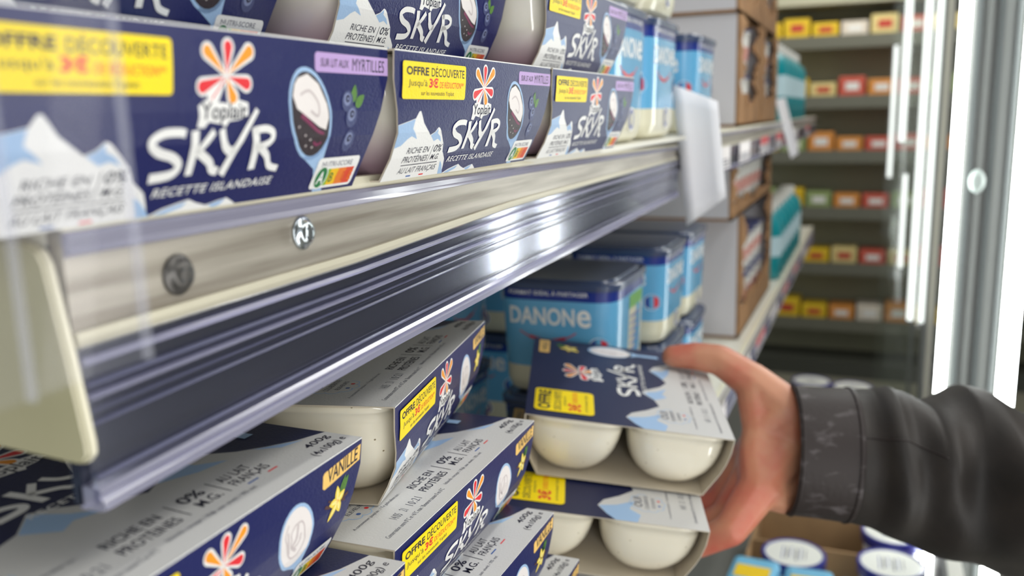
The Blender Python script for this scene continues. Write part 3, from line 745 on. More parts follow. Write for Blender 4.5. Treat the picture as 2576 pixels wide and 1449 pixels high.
# ---------------------------------------------------------------- light blue yogurt tubs
TUBB = mat('tub_light_blue', (104, 178, 222), 0.2, coat=0.6)
TUBN = mat('tub_navy_band', (24, 50, 140), 0.25, coat=0.5)
TUBC = mat('tub_cream_band', (226, 222, 196), 0.25, coat=0.5)
LIDC = mat('navy_tub_lid', (58, 72, 104), 0.25, coat=0.4)
TW = mat('tub_white_print', (244, 244, 240), 0.3); TRED = mat('tub_red_print', (216, 44, 54), 0.3)
TGRN = mat('tub_green_print', (92, 160, 60), 0.3); TBLU = mat('tub_blue_print', (44, 64, 150), 0.3)
def tub_art(kind):
    a = Art()
    if kind == 'name':
        a.text('FORMAT IDÉAL À PARTAGER', -40, 3.2, 30, 7.4, TW, 0.01)
        a.text('DANON', -40, 18, 18, 33, TW, 0.02); a.text('e', 20, 18.5, 32, 33.4, TW, 0.015)
        a.stroke([(-31, 39), (-20, 44.5), (-6, 46.5), (8, 44.5), (19, 38.5)], 1.0, TRED); a.stroke([(-22, 43.5), (-6, 46.4), (10, 43.5)], 2.6, TRED)
        a.ell(38, 50, 8.5, 8.5, TW); a.up(); a.poly([(31.5, 46), (36, 43), (36, 57), (31.5, 54)], TBLU); a.poly([(40, 43), (44.5, 46), (44.5, 54), (40, 57)], TRED)
        a.ell(6, 78, 9, 9, TW); a.up(); a.ell(6, 78, 7.6, 7.6, TBLU); a.up(); a.ell(6, 78, 4.6, 5.2, TUBC)
    else:
        a.rrect(-10, 14, 34, 76, 1.5, TUBC); a.up(); a.rrect(-10, 14, 34, 26, 1.5, TGRN)
        for y in (33, 39, 45, 51, 57, 63, 69): a.poly([(-5, y), (29-(y % 4)*3, y), (29-(y % 4)*3, y+2.0), (-5, y+2.0)], TBLU)
        a.stroke([(-18, 84), (38, 84)], 1.0, TUBB)
    return a
def make_tub(front, name='yogurt_tub'):
    w, d, h, n = 0.116, 0.106, 0.103, 6.0
    root = empty(name)
    hz = lambda z: 0.93+0.07*z/0.097
    bm = bmesh.new(); mats = [TUBB, TUBN, TUBC]
    zs = [0.0006, 0.0012, 0.004, 0.009, 0.0125, 0.026, 0.0265, 0.05, 0.084, 0.0845, 0.096]
    sc = [.84, .88, .95, .985, 1, 1, 1, 1, 1, 1, 1]
    rings = [[(x*hz(z), y*hz(z), z) for x, y in superring(w/2*s, d/2*s, n, 56)] for z, s in zip(zs, sc)]
    loft(bm, rings, mis=[2, 2, 2, 2, 2, 0, 0, 0, 1, 1, 1])
    def mp_y(x, y, e):
        z = 0.096-y/1000; k = hz(z); hx, hy = w/2*k, d/2*k
        t = min(abs(x/1000)/hx, .98); return (x/1000, -hy*(1-t**n)**(1/n)-e*4, z)
    def mp_x(x, y, e):
        z = 0.096-y/1000; k = hz(z); hx, hy = w/2*k, d/2*k
        t = min(abs(x/1000)/hy, .98); return (-hx*(1-t**n)**(1/n)-e*4, -x/1000, z)
    put_art(bm, tub_art(front), mats, mp_y)
    put_art(bm, tub_art('name'), mats, mp_x)
    link('tub_body', bm, mats, root, False)
    bm = bmesh.new()
    lr = []
    for z, s in ((.0935, 1.0), (.0935, 1.035), (.0985, 1.04), (.0995, 1.02), (.0995, .96), (.0985, .93), (.1015, .90), (.1018, .5)):
        lr.append([(x, y, z) for x, y in superring(w/2*s, d/2*s, n, 56)])
    loft(bm, lr)
    link('tub_lid', bm, LIDC, root)
    return root
tubA = make_tub('name'); tubB = make_tub('codes')
tub_used = set()
def place_tub(p, x1, y0, z, label, group, rz=0.0):
    o = p if p.name not in tub_used else copy_tree(p)
    tub_used.add(p.name)
    o.location = (x1-0.058, y0+0.053, z); o.rotation_euler = (0, 0, rz)
    tag(o, label, 'yogurt tub', group); return o
G = 'light blue tubs on the lower shelf'
zu = ZL+0.1030
for z, nm in ((ZL, 'bottom'), (zu, 'top')):
    place_tub(tubB, 0.787, 0.188, z, 'light blue tub behind the held packs, first in the row, %s of its stack' % nm, G)
    place_tub(tubA, 0.974, 0.188, z, 'light blue tub on the lower shelf, second in the row, %s of its stack' % nm, G)
    place_tub(tubA, 1.099, 0.188, z, 'light blue tub on the lower shelf beside the white box, %s of its stack' % nm, G)
    place_tub(tubA, 0.787, 0.345, z, 'dim light blue tub deep in the shade behind the packs, %s of its stack' % nm, G)
    place_tub(tubA, 0.974, 0.345, z, 'light blue tub in the back row behind the second stack, %s of its stack' % nm, G)
G = 'light blue tubs on the upper shelf'
place_tub(tubA, 0.722, 0.172, -0.0224, 'light blue tub on the upper shelf next to the navy packs', G)
place_tub(tubA, 0.842, 0.172, -0.0224, 'light blue tub on the upper shelf behind the hanging white card', G)
place_tub(tubA, 1.045, 0.172, -0.0224, 'light blue tub standing alone at the right end of the upper shelf', G)
place_tub(tubA, 0.722, 0.172, 0.0798, 'light blue tub on top of the one next to the navy packs', G)
place_tub(tubA, 0.838, 0.170, 0.0798, 'topmost light blue tub above the hanging white card', G)

# ---------------------------------------------------------------- display boxes with small pots
BOXW = mat('white_lined_board', (206, 204, 208), 0.6); BROWN = mat('brown_corrugated_board', (158, 118, 78), 0.85, noise=((30, 30, 30), (128, 94, 62), .3, .7))
POTW = mat('white_pot', (226, 224, 218), 0.3, coat=0.3); POTL = mat('navy_pot_lid', (52, 58, 104), 0.35); POTR = mat('red_pot_print', (206, 150, 140), 0.4)
def pot_mesh():
    bm = bmesh.new(); rings = []
    for z, r in ((0.0004, .020), (.002, .0225), (.02, .024), (.05, .0265), (.062, .0275), (.0622, .0285), (.064, .0285)):
        rings.append([(r*math.cos(2*PI*i/24), r*math.sin(2*PI*i/24), z) for i in range(24)])
    loft(bm, rings); return bm
def make_pot():
    r = empty('yogurt_pot'); link('pot_body', pot_mesh(), POTW, r, True)
    bm = bmesh.new(); loft(bm, [[(q*math.cos(2*PI*i/24), q*math.sin(2*PI*i/24), z) for i in range(24)] for z, q in ((.0642, .029), (.067, .0292), (.068, .027))]); link('pot_lid', bm, POTL, r)
    bm = bmesh.new(); loft(bm, [[(q*math.cos(2*PI*i/24), q*math.sin(2*PI*i/24), z) for i in range(24)] for z, q in ((.022, .0243), (.042, .0262))], cap0=False, cap1=False); link('printed_band', bm, POTR, r)
    return r
pot0 = make_pot(); pot_used = [False]
def display_box(x0, x1, y0, y1, z0, h, label, seed, short):
    rnd = random.Random(seed)
    r = empty('display_box', ((x0+x1)/2, (y0+y1)/2, z0)); tag(r, label, 'cardboard box', 'shelf display boxes')
    t = 0.004; q = 0.0006
    P = [boxobj('base', x0, x1, y0, y1, z0+q, z0+q+t, BROWN), boxobj('back_panel', x0, x1, y1-t, y1, z0+q+t, z0+h, BROWN),
         boxobj('side_panel', x0, x0+t, y0+t, y1-t, z0+q+t, z0+h, BOXW), boxobj('side_panel', x1-t, x1, y0+t, y1-t, z0+q+t, z0+h, BOXW)]
    bm = bmesh.new(); n = 16                                # torn open front: jagged U of brown board
    out = []
    for i in range(n+1):
        zz = z0+h-(h*0.72)*i/n; out.append((x0+0.045+rnd.uniform(-.022, .022)+0.022*math.sin(i*.7+seed), zz))
    for i in range(1, n):
        out.append((x0+0.06+(x1-x0-0.12)*i/n, z0+h*0.24+rnd.uniform(-.012, .012)))
    for i in range(n+1):
        zz = z0+h*0.28+(h*0.72)*i/n; out.append((x1-0.05+rnd.uniform(-.022, .022)+0.02*math.sin(i*.9+seed), zz))
    pts = [(x0, z0+h), (x0, z0+q)] ; pts = [(x0, z0+q)]+[(x1, z0+q), (x1, z0+h)]+out[::-1]+[(x0, z0+h)]
    tri = tessellate_polygon([[Vector((p[0], p[1], 0)) for p in pts]])
    a = [bm.verts.new((p[0], y0, p[1])) for p in pts]; b = [bm.verts.new((p[0], y0+t, p[1])) for p in pts]
    for f in tri:
        bm.faces.new([a[i] for i in f]); bm.faces.new([b[i] for i in reversed(f)])
    for i in range(len(pts)): bm.faces.new((a[i], a[(i+1) % len(pts)], b[(i+1) % len(pts)], b[i]))
    bmesh.ops.recalc_face_normals(bm, faces=bm.faces[:])
    P.append(link('front_panel', bm, BROWN))
    for o in P: under(r, o)
    nx = int((x1-x0-.02)/.062); k = 0
    lev = 1 if h < .1 else 2
    for lv in range(lev):
        for i in range(nx):
            o = pot0 if not pot_used[0] else copy_tree(pot0)
            pot_used[0] = True
            o.location = (x0+.04+i*.062, y0+.036, z0+q+t+.0004+lv*.0684)
            tag(o, 'small white pot with navy lid in the '+short, 'yogurt pot', 'pots in the '+short)
    return r
display_box(1.24, 1.48, 0.175, 0.50, -0.0224, 0.15, 'white display box on the far upper shelf, lower of two', 1, 'lower box right of the tubs, upper shelf')
display_box(1.235, 1.475, 0.176, 0.50, 0.128, 0.15, 'white display box on the far upper shelf, stacked on another', 2, 'upper stacked box right of the tubs')
display_box(1.50, 1.73, 0.175, 0.50, -0.0224, 0.15, 'white display box on the far upper shelf next to the teal bottles', 3, 'lower box near the teal bottles, upper shelf')
display_box(1.50, 1.725, 0.178, 0.50, 0.128, 0.15, 'white display box stacked next to the teal bottles, top left', 4, 'stacked box near the teal bottles')
display_box(1.315, 1.74, 0.178, 0.50, ZL, 0.185, 'large white display box with torn brown front beside the lower blue tubs', 5, 'large white box on the lower shelf')
display_box(1.25, 1.74, 0.182, 0.50, ZL+0.1855, 0.072, 'shallow tray of white pots on the large lower box', 7, 'shallow tray on the large white box')

# ---------------------------------------------------------------- teal bottles
TEAL = mat('teal_bottle', (10, 140, 150), 0.3, coat=0.3); TEALC = mat('pale_bottle_label', (190, 216, 224), 0.4)
def make_bottle():
    r = empty('teal_bottle')
    ring = lambda lst: [[(q*math.cos(2*PI*i/28), q*math.sin(2*PI*i/28), z) for i in range(28)] for z, q in lst]
    bm = bmesh.new(); loft(bm, ring(((.0004, .030), (.003, .034), (.05, .034), (.1, .034), (.118, .030), (.13, .018), (.135, .015)))); link('bottle_body', bm, TEAL, r, True)
    bm = bmesh.new(); loft(bm, ring(((.048, .0343), (.088, .0343))), cap0=False, cap1=False); link('label_band', bm, TEALC, r, True)
    bm = bmesh.new(); loft(bm, ring(((.134, .017), (.150, .017), (.151, .015)))); link('cap', bm, POTW, r)
    return r
bot0 = make_bottle(); first = True
for lv, nm in ((-0.0224, 'upper'), (ZL, 'lower')):
    for row, yy in ((0, .20), (1, .275)):
        for i in range(7):
            o = bot0 if first else copy_tree(bot0)
            first = False
            o.location = (1.84+i*.078, yy, lv)
            tag(o, '%s teal bottle from the near end, %s row, on the far %s shelf' % (words[i], ('front', 'back')[row], nm), 'bottle', 'teal bottles on the far shelves')

# ---------------------------------------------------------------- base deck with round lidded tubs
BASEM = mat('cabinet_grey', (120, 122, 118), 0.5)
GRILL = mat('grille_slat', (196, 196, 188), 0.45)
ZB = -0.712
base = empty('cabinet_base', (2.0, 0.25, -ZC)); tag(base, 'grey base of the refrigerated cabinet with slatted air grille', 'refrigerator')
under(base, boxobj('base_box', -0.4, 2.25, -0.105, 0.62, -ZC, ZB-0.0005, BASEM))
for i in range(9):
    under(base, boxobj('grille_slat', 0.7, 1.30, -0.132+i*.0001, -0.1105, -0.60-i*.02, -0.592-i*.02, GRILL))
under(base, boxobj('grille_shade_panel', 0.68, 1.305, -0.1103, -0.1052, -0.79, -0.575, mat('grille_shadow', (70, 72, 70), 0.6)))  # dark sheet behind the slats, painted as the shade in their gaps
LIDW = mat('white_lid_top', (232, 234, 228), 0.35); LIDB = mat('blue_lid_rim', (40, 48, 146), 0.3, coat=0.4)
def make_round():
    r = empty('round_tub')
    ring = lambda lst: [[(q*math.cos(2*PI*i/40), q*math.sin(2*PI*i/40), z) for i in range(40)] for z, q in lst]
    bm = bmesh.new(); loft(bm, ring(((.0004, .034), (.003, .036), (.08, .041)))); link('tub_body', bm, TW, r, True)
    bm = bmesh.new(); loft(bm, ring(((.074, .0415), (.074, .044), (.088, .0445), (.090, .0435), (.090, .040), (.0885, .039)))); l = link('tub_lid', bm, LIDB, r)
    bm = bmesh.new(); loft(bm, ring(((.0885, .0395), (.0892, .0393))))
    a = Art(); a.text('ONCTUEUX', -22, -16, 22, -8, TBLU, 0.01); a.text('NATURE', -16, -3, 16, 5, TBLU, 0.01); a.stroke([(-20, 10), (20, 10)], 1.2, TBLU, False); a.stroke([(-14, 15), (14, 15)], 1.2, GINK, False)
    a.items = [it for it in a.items if it[2] is not TBLU or True]
    bm.free(); bm = bmesh.new(); loft(bm, ring(((.0885, .0395), (.0892, .0393)))); ml = [LIDW]
    p = Art()                                            # blurred print on the lid: lines only
    for k, y in enumerate((-15, -9, -3, 4, 10, 16)): p.stroke([(-20+3*(k % 3), y), (18-4*(k % 2), y)], 2.6 if k in (1, 3) else 1.2, (TBLU, GINK)[k % 2], False)
    put_art(bm, p, ml, lambda x, y, e: (x/1000, -y/1000, .0892+e*2))
    link('lid_label', bm, ml, l)
    return r
rt = make_round(); first = True
for x, y, z, lab in ((1.222, .080, ZB, 'round tub with white lid below the cuff, beside the light blue packs'), (1.236, -.048, ZB, 'round tub with white lid at the bottom right, nearest the slatted grille'), (1.338, -.052, ZB, 'round tub half hidden under the sleeve, behind another white lid'),
                     (2.085, .112, ZB, 'leftmost of three far round tubs showing above the sleeve cuff'), (2.065, .022, ZB, 'middle of three far round tubs showing above the sleeve cuff'), (1.985, -.056, ZB, 'rightmost of three far round tubs above the sleeve')):
    o = rt if first else copy_tree(rt); first = False
    o.location = (x, y, z); o.rotation_euler = (0, 0, -1.2+x)
    tag(o, lab, 'tub', 'round lidded tubs on the cabinet base')
tray = empty('cardboard_tray', (1.3, .02, ZB)); tag(tray, 'brown cardboard tray holding round tubs at the bottom right', 'cardboard tray')
KB = mat('tray_brown_board', (176, 142, 102), 0.8, noise=((20, 20, 20), (160, 128, 92), .3, .7))
under(tray, boxobj('tray_back', 1.40, 1.405, -.098, .15, ZB+.0004, ZB+.10, KB)); under(tray, boxobj('tray_side', 1.14, 1.40, .145, .15, ZB+.0004, ZB+.06, KB))
under(tray, boxobj('divider', 1.285, 1.289, -.098, .145, ZB+.0004, ZB+.07, KB))
# small light blue packs in front of the tray
SKY = mat('sky_blue_pack', (120, 190, 226), 0.35); SUN = mat('pack_yellow_print', (246, 208, 40), 0.4)
def make_small():
    r = empty('dessert_pack')
    bm = bmesh.new(); box(bm, -.035, .035, -.031, .031, .0004, .118, 0, .008); link('carton', bm, SKY, r)
    bm = bmesh.new(); box(bm, -.0358, -.0352, -.022, .022, .060, .108); link('yellow_print', bm, SUN, r)
    bm = bmesh.new(); box(bm, -.026, .006, -.022, .022, .1182, .1187); link('yellow_print', bm, SUN, r)
    bm = bmesh.new(); box(bm, -.0364, -.0359, -.006, .016, .08, .098); link('red_print', bm, TRED, r)
    return r
sp = make_small(); first = True
for i, (x, y) in enumerate(((1.105, .122), (1.10, .052), (1.095, -.018))):
    o = sp if first else copy_tree(sp); first = False
    o.location = (x, y, ZB); o.rotation_euler = (0, 0, .1*i-.05)
    tag(o, ('light blue dessert pack under the lowest finger', 'light blue dessert pack in front of the left round tub', 'light blue dessert pack between the two nearest round tubs')[i], 'dessert pack', 'light blue packs with yellow print')

# ---------------------------------------------------------------- cabinet doors: mullions and light strips
LEDM = mat('led_white', (250, 255, 252), 0.4, emit=14.0)
LEDD = mat('led_dim', (236, 242, 238), 0.4, emit=1.3)
FRAME = mat('grey_aluminium', (104, 106, 104), 0.4, 0.3); FRD = mat('dark_gasket', (66, 70, 70), 0.5)
def led(name, x, y0, y1, z0, z1, m, label):
    r = empty(name, (x, (y0+y1)/2, z0)); tag(r, label, 'light strip', 'vertical light strips of the cabinet doors')
    under(r, boxobj('light_tube', x-.006, x+.006, y0, y1, z0+.004, z1-.004, m, None, .002))
    under(r, boxobj('end_clip', x-.007, x+.007, y0-.001, y1+.001, z0, z0+.004, FRAME)); under(r, boxobj('end_clip', x-.007, x+.007, y0-.001, y1+.001, z1-.004, z1, FRAME))
led('led_strip', 1.315, -.1055, -.0930, -.74, .62, LEDM, 'bright white light strip left of the grey door frame')
led('led_strip', 1.315, -.1900, -.1690, -.80, .62, LEDM, 'bright white light strip right of the grey door frame, at the photo edge')
led('led_strip', 2.0, -.1113, -.1010, -.453, .95, LEDD, 'long pale light strip nearest to the bright one')
led('led_strip', 2.0, -.0915, -.0785, -.449, .95, LEDD, 'second long pale light strip from the bright one')
led('led_strip', 2.4, -.0655, -.0500, -.089, .95, LEDD, 'short pale light strip ending high, cut by the photo top')
led('led_strip', 3.0, -.0490, -.0370, -.220, .187, LEDD, 'faint short light strip in front of the far shelves')
led('led_strip', 2.4, -.0765, -.0670, -.404, -.160, LEDD, 'small pale light strip below the short one that ends high')
fr = empty('door_frame', (1.345, -.14, -ZC)); tag(fr, 'grey aluminium cabinet door frame standing between two bright light strips', 'door frame')
under(fr, boxobj('profile', 1.33, 1.37, -.168, -.1075, -ZC, .75, FRAME, None, .003))
for y0, y1, m in ((-.1195, -.1135, FRD), (-.146, -.139, FRD), (-.1325, -.1265, FRAME), (-.166, -.160, FRD)):
    under(fr, boxobj('gasket' if m is FRD else 'rib', 1.326, 1.3299, y0, y1, -ZC+.02, .74, m))
bm = bmesh.new(); loft(bm, [[(1.325-d, -.127+q*math.cos(2*PI*i/20), -.10+q*1.6*math.sin(2*PI*i/20)) for i in range(20)] for d, q in ((0, .010), (.004, .010), (.007, .006))]); bmesh.ops.recalc_face_normals(bm, faces=bm.faces[:])
under(fr, link('round_catch', bm, mat('pale_catch', (168, 178, 174), 0.35)))
fr2 = empty('door_frame', (2.03, -.1, -ZC)); tag(fr2, 'slim grey door frame carrying the two long pale light strips', 'door frame')
under(fr2, boxobj('profile', 2.02, 2.04, -.135, -.116, -ZC, .98, FRAME)); under(fr2, boxobj('seal', 2.016, 2.0199, -.130, -.121, -ZC+.02, .97, mat('pale_seal', (170, 166, 152), 0.5)))

GLASS = clear('door_glass', (250, 252, 250), 0.02, (220, 226, 220), 0.05, 0.05, 0.2)
for x, y0, y1, lab in ((2.4075, -.13, -.045, 'narrow clear glass door pane carrying two short pale light strips'), (3.0075, -.13, -.03, 'farthest clear glass door pane with a faint light strip')):
    g = empty('glass_door', (x, (y0+y1)/2, -ZC)); x -= .0013; tag(g, lab, 'glass door')
    under(g, boxobj('pane', x, x+.004, y0, y1, -ZC, .95, GLASS)); under(g, boxobj('edge_frame', x, x+.02, y0-.012, y0-.0002, -ZC, .95, FRAME))
# ---------------------------------------------------------------- far cabinet across the aisle end
OLIVE = mat('far_cabinet_back', (150, 148, 122), 0.6); FSH = mat('far_shelf_edge', (70, 72, 66), 0.4); FLT = mat('far_shelf_lip', (112, 112, 100), 0.4)
far = empty('far_cabinet', (4.75, .2, -ZC)); tag(far, 'dark open cabinet across the end of the aisle with seven shelves', 'refrigerator')
under(far, boxobj('back_panel', 4.70, 4.75, -.9, 1.5, -ZC, .9, OLIVE))
under(far, boxobj('plinth', 4.45, 4.6995, -.9, 1.5, -ZC, -1.22, FSH)); under(far, boxobj('canopy', 4.45, 4.6995, -.9, 1.5, .47, .9, mat('far_canopy', (176, 174, 152), .5)))
rows = [(.33, 'top'), (.055, 'second'), (-.20, 'third'), (-.47, 'fourth'), (-.74, 'fifth'), (-1.02, 'sixth')]
for z, nm in rows:
    under(far, boxobj('shelf_board', 4.5, 4.6995, -.9, 1.5, z-.02, z-.0005, FSH)); under(far, boxobj('shelf_lip', 4.49, 4.4995, -.9, 1.5, z-.055, z+.004, FLT))
pal = [((232, 196, 40), 'yellow'), ((206, 92, 74), 'red'), ((222, 148, 70), 'orange'), ((226, 206, 140), 'pale yellow'), ((150, 168, 110), 'green'), ((224, 214, 200), 'cream')]
order = {'top': [0, 0, 0, 5, 3, 1, 3, 5], 'second': [0, 0, 3, 1, 2, 1, 4, 2], 'third': [0, 4, 2, 2, 1, 1, 2, 1], 'fourth': [4, 0, 4, 2, 1, 4, 1, 2], 'fifth': [2, 0, 0, 3, 1, 3, 1, 5], 'sixth': [4, 0, 0, 2, 5, 2, 0, 4]}
for z, nm in rows:
    seen = {}
    for i, c in enumerate(order[nm]):
        rgb, cn = pal[c]; m = mat('far_pack_'+cn.replace(' ', '_'), rgb, .5)
        y1 = .56-i*.128; h = (.075, .09, .065)[(i+c) % 3]
        r = empty('food_carton', (4.56, y1-.06, z)); seen[cn] = seen.get(cn, 0)+1
        pos = words[i]
        tag(r, '%s food carton, %s from the left on the %s shelf of the far cabinet' % (cn, pos, nm), 'carton', 'cartons in the far cabinet')
        under(r, boxobj('carton', 4.51, 4.66, y1-.116, y1, z, z+h, m, None, .004))
        under(r, boxobj('front_print', 4.5085, 4.5098, y1-.09, y1-.03, z+h*.3, z+h*.7, (WHITE, mat('far_print_red', (196, 70, 56), .5))[c in (0, 3)]))

# ---------------------------------------------------------------- clear sheet in front of the left end of the shelf
PANE = clear('clear_door_sheet', (253, 253, 254), 0.03, (225, 228, 240), 0.0, 0.05, 0.004)
PEDGE = clear('clear_sheet_edge', (250, 250, 252), 0.14, (232, 234, 246), 0.0, 0.2, 0.01)
pn = empty('clear_sheet', (.05, .131, -.10)); tag(pn, 'thin clear plastic sheet hanging in front of the left end of the upper shelf', 'plastic sheet')
under(pn, boxobj('sheet', -.10, .1265, .1300, .1312, -.045, .25, PANE)); under(pn, boxobj('sheet_edge', .1268, .1282, .1298, .1314, -.045, .25, PEDGE)); under(pn, boxobj('sheet_fold', .0995, .1005, .1282, .1298, -.045, .25, PEDGE))

# ---------------------------------------------------------------- room shell
def struct(name, *a, m=None):
    o = boxobj(name, *a, m); o['kind'] = 'structure'; return o
struct('floor', -1.5, 6, -3, 2, -ZC-.05, -ZC, m=mat('shop_floor', (150, 148, 132), .35, noise=((3, 3, 3), (136, 134, 120), .3, .7)))
struct('ceiling', -1.5, 6, -3, 2, 1.6, 1.65, m=mat('shop_ceiling', (214, 214, 206), .8))
struct('wall_back', -1.5, 4.3, .62, .66, -ZC, 1.6, m=mat('cabinet_back_wall', (110, 112, 112), .5))
struct('wall_far', 5.9, 6, -3, 2, -ZC, 1.6, m=mat('far_wall', (140, 140, 126), .7))
struct('wall_right', -1.5, 6, -3.05, -3, -ZC, 1.6, m=mat('right_wall', (176, 176, 168), .7))

# ---------------------------------------------------------------- the hand and the sleeve
SKIN = mat('skin', (198, 140, 110), 0.45, noise=((34, 34, 34), (190, 98, 80), .38, .72), bump=((260, 260, 260), .18, .0006), sss=0.2)
NAIL = mat('finger_nail', (212, 146, 124), 0.35)
LEATHER = mat('dark_leather', (35, 32, 30), 0.55, spec=0.35, noise=((22, 22, 22), (50, 45, 42), .35, .7), bump=((420, 420, 420), .35, .0005))
CUFFM = mat('scuffed_leather', (46, 39, 38), 0.55, spec=0.35, noise=((60, 60, 130), (108, 102, 104), .56, .80), bump=((300, 300, 300), .4, .0006))
def hp(x, y, z): return HO+HR @ Vector((x/1000, y/1000, z/1000))
N = {
 'fa': ((78, -150, -38), 20), 'wh': ((86, -80, -20), 18.5), 'wl': ((78, -82, -56), 18.5), 'hy': ((72, -60, -64), 19),
 'cmc': ((89, -55, -10), 17.5), 'tm': ((101, -31, 4.0), 14.5), 'ti': ((114, -6, 14), 12.0), 'td': ((120, 12, 12.5), 11.0), 'tt': ((122, 28, 9.6), 8.8),
 'im': ((56, -38, -57), 15.5), 'ip': ((41, -19, -86), 12.0), 'id': ((46, 1, -104), 10.0), 'it': ((52, 21, -102.5), 8.6),
 'mm': ((76, -38, -56), 15.0), 'mp': ((64, -20, -90), 12.0), 'md': ((67, 3, -105.5), 10.0), 'mt': ((71, 27, -103), 8.8),
 'rm': ((95, -40, -53), 14.5), 'rp': ((86, -20, -88), 11.5), 'rd': ((87, 2, -104.5), 9.8), 'rt': ((89, 22, -102.5), 8.5),
 'lm': ((112, -45, -48), 13.0), 'lp': ((107, -27, -79), 10.0), 'ld': ((107, -7, -98), 8.8), 'lt': ((108, 9, -101), 7.6),
 'wb': ((84, -37, -27), 12.5), 'wb2': ((72, -35, -42), 13.5), 'th': ((84, -62, -36), 20), 'pm': ((100, -66, -40), 17),
}
E_ = [('fa', 'wh'), ('fa', 'wl'), ('wh', 'wl'), ('wh', 'cmc'), ('cmc', 'tm'), ('tm', 'ti'), ('ti', 'td'), ('td', 'tt'), ('wl', 'hy'), ('hy', 'im'), ('hy', 'mm'), ('th', 'hy'), ('im', 'ip'), ('ip', 'id'), ('id', 'it'),
      ('wl', 'mm'), ('mm', 'mp'), ('mp', 'md'), ('md', 'mt'), ('wl', 'rm'), ('rm', 'rp'), ('rp', 'rd'), ('rd', 'rt'), ('pm', 'lm'), ('wl', 'pm'), ('lm', 'lp'), ('lp', 'ld'), ('ld', 'lt'),
      ('im', 'mm'), ('mm', 'rm'), ('rm', 'lm'), ('cmc', 'wb'), ('tm', 'wb'), ('wb', 'wb2'), ('wb2', 'im'), ('th', 'wb2'), ('wh', 'th'), ('th', 'im'), ('th', 'mm'), ('th', 'rm'), ('th', 'pm'), ('th', 'cmc'), ('wb', 'th')]
hb = bmesh.new()
for a_, b_ in E_:
    bm = bmesh.new()
    for k in (a_, b_):
        p, r = N[k]
        bmesh.ops.create_icosphere(bm, subdivisions=2, radius=r/1000.0, matrix=Matrix.Translation(hp(*p)))
    res = bmesh.ops.convex_hull(bm, input=bm.verts[:])
    dead = [v for v in bm.verts if not v.link_faces]
    bmesh.ops.delete(bm, geom=dead, context='VERTS')
    inner = [g for g in res['geom_interior'] if isinstance(g, bmesh.types.BMVert) and g.is_valid]
    if inner: bmesh.ops.delete(bm, geom=inner, context='VERTS')
    tmp = bpy.data.meshes.new('tmp'); bm.to_mesh(tmp); bm.free(); hb.from_mesh(tmp); bpy.data.meshes.remove(tmp)
person = empty('person', (0.66, -0.15, -0.25)); tag(person, 'bare hand and dark leather sleeve reaching in to grip two yogurt packs', 'person')
hand = link('hand', hb, SKIN)
rm = hand.modifiers.new('remesh', 'REMESH'); rm.mode = 'VOXEL'; rm.voxel_size = 0.0016; rm.use_smooth_shade = True
sm = hand.modifiers.new('smooth', 'SMOOTH'); sm.factor = 0.5; sm.iterations = 9
dg = bpy.context.evaluated_depsgraph_get(); dg.update()
me2 = bpy.data.meshes.new_from_object(hand.evaluated_get(dg))
hand.modifiers.clear(); hand.data = me2; me2.name = 'hand'
for p in me2.polygons: p.use_smooth = True
if not me2.materials: me2.materials.append(SKIN)
under(person, hand)
SL = [((0.6392, 0.0461, -0.198), (0.6091, 0.0427, -0.2846)), ((0.6446, 0.0293, -0.1992), (0.6143, 0.0262, -0.2864)), ((0.6529, 0.0053, -0.2006), (0.6219, 0.0026, -0.2901)),
      ((0.6572, -0.0079, -0.2), (0.626, -0.0127, -0.2946)), ((0.6609, -0.0182, -0.1966), (0.6279, -0.0233, -0.2998)), ((0.6629, -0.029, -0.2015), (0.63, -0.0339, -0.3044)),
      ((0.6649, -0.0412, -0.2098), (0.6327, -0.0456, -0.3082)), ((0.6696, -0.0526, -0.2036), (0.6355, -0.0573, -0.3115)), ((0.676, -0.0679, -0.1972), (0.6397, -0.0728, -0.3159)),
      ((0.6804, -0.0836, -0.2006), (0.6437, -0.0883, -0.3212)), ((0.6857, -0.1065, -0.2141), (0.6496, -0.1106, -0.3306)), ((0.6952, -0.1392, -0.227), (0.6584, -0.1428, -0.3457)), ((0.7087, -0.1811, -0.2387), (0.6709, -0.184, -0.3609))]
def sleeve_ring(t, k=56, grow=0.0, depth=0.041):
    i = min(int(t), len(SL)-2); q = t-i
    a_ = Vector(SL[i][0]).lerp(Vector(SL[i+1][0]), q); b_ = Vector(SL[i][1]).lerp(Vector(SL[i+1][1]), q)
    c = (a_+b_)/2+Vector((0.012, 0.004, -0.002)); u = (a_-b_)/2
    ax = Vector((-.28, .96, 0.05)); w = u.cross(ax).normalized()
    out = []
    for j in range(k):
        an = 2*PI*j/k
        r = 1.0+grow
        fold = 0.0
        if t > 2.0:
            s = min(t-2.0, 1.0)
            fold = s*(0.040*math.sin(1.15*t+2.0*an)+0.034*math.sin(2.3*t-1.0*an+1.0)+0.024*math.sin(3.0*an+t*1.6))
        dd = depth+0.004*max(0, t-2)
        out.append(c+u*math.cos(an)*r*(1+fold*.35)+w*math.sin(an)*dd*r*(1+fold*2.2))
    return out
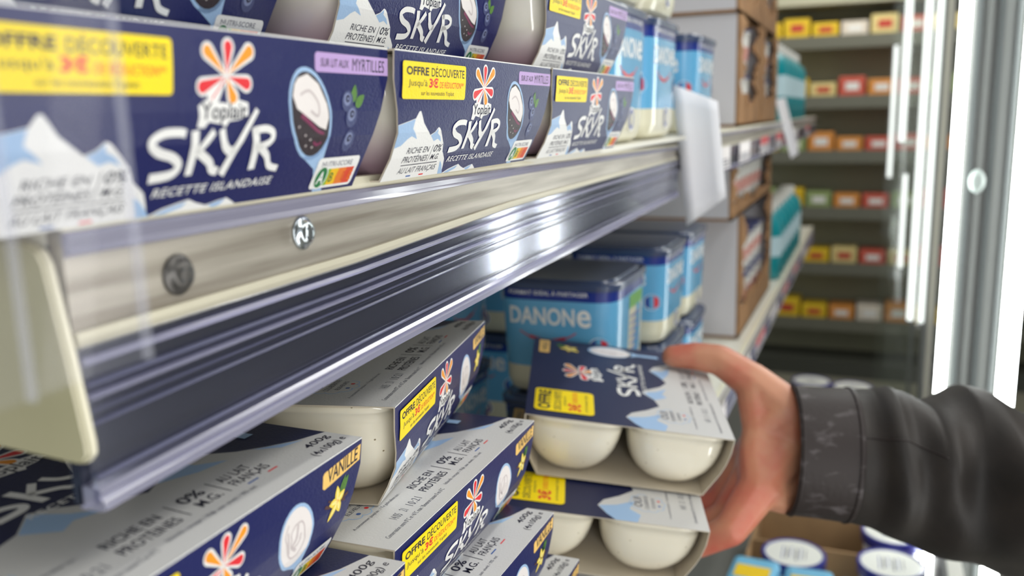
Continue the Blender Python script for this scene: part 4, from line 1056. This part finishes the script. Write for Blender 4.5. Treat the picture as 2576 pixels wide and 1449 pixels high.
def sleeve_obj(name, t0, t1, n, m, grow=0.0, th=0.0022):
    bm = bmesh.new(); rings = [sleeve_ring(t0+(t1-t0)*i/n, grow=grow) for i in range(n+1)]
    inner = []
    for r in rings:
        c = sum(r, Vector())/len(r); inner.append([p+(c-p).normalized()*th for p in r])
    k = len(rings[0])
    A = [[bm.verts.new(p) for p in r] for r in rings]; B = [[bm.verts.new(p) for p in r] for r in inner]
    for i in range(n):
        for j in range(k):
            j2 = (j+1) % k
            bm.faces.new((A[i][j], A[i][j2], A[i+1][j2], A[i+1][j])); bm.faces.new((B[i][j], B[i+1][j], B[i+1][j2], B[i][j2]))
    for j in range(k):
        j2 = (j+1) % k
        bm.faces.new((A[0][j], B[0][j], B[0][j2], A[0][j2])); bm.faces.new((A[n][j], A[n][j2], B[n][j2], B[n][j]))
    bmesh.ops.recalc_face_normals(bm, faces=bm.faces[:])
    return link(name, bm, m, None, True)
slv = under(person, sleeve_obj('jacket_sleeve', 2.0, 12.0, 90, LEATHER))
def seam(name, t, grow, m, r=0.0009):
    bm = bmesh.new(); pts = sleeve_ring(t, 64, grow); k = len(pts)
    rings = []
    for j, p in enumerate(pts):
        d = (pts[(j+1) % k]-pts[j-1]).normalized(); ax = Vector((-.28, .96, .05)); nn = d.cross(ax).normalized(); ax = nn.cross(d)
        rings.append([bm.verts.new(p+nn*r*math.cos(a)+ax*r*math.sin(a)) for a in (0, 1.26, 2.51, 3.77, 5.03)])
    for j in range(k):
        for i in range(5): bm.faces.new((rings[j][i], rings[j][(i+1) % 5], rings[(j+1) % k][(i+1) % 5], rings[(j+1) % k][i]))
    bmesh.ops.recalc_face_normals(bm, faces=bm.faces[:])
    return link(name, bm, m, None, True)
cf = sleeve_obj('cuff', 0.0, 2.06, 26, CUFFM, 0.02, 0.003)
under(person, cf); cf.location -= slv.location; cf.parent = slv
for t in (0.12, 1.93):
    s_ = seam('seam', t, 0.024, CUFFM); under(person, s_); s_.location -= slv.location; s_.location -= cf.location; s_.parent = cf

bm = bmesh.new(); rr = []
for i in range(25):
    t = 2.1+i*0.16; p = sleeve_ring(t, 64, 0.004)[(13-int(i > 12)*0) % 64]; q = sleeve_ring(t, 64, 0.012)[13]
    n_ = (q-p).normalized(); ax = Vector((0, 0, 1)); rr.append([p+n_*.0007*math.cos(a)+ax*.0007*math.sin(a) for a in (0, 1.57, 3.14, 4.71)])
loft(bm, rr); bmesh.ops.recalc_face_normals(bm, faces=bm.faces[:])
s_ = link('seam', bm, CUFFM, None, True); under(person, s_); s_.location -= slv.location; s_.parent = slv

# ---------------------------------------------------------------- lift everything onto the shop floor
for o in list(SC.objects):
    if o.parent is None and o.type in ('MESH', 'EMPTY'): o.location.z += ZC
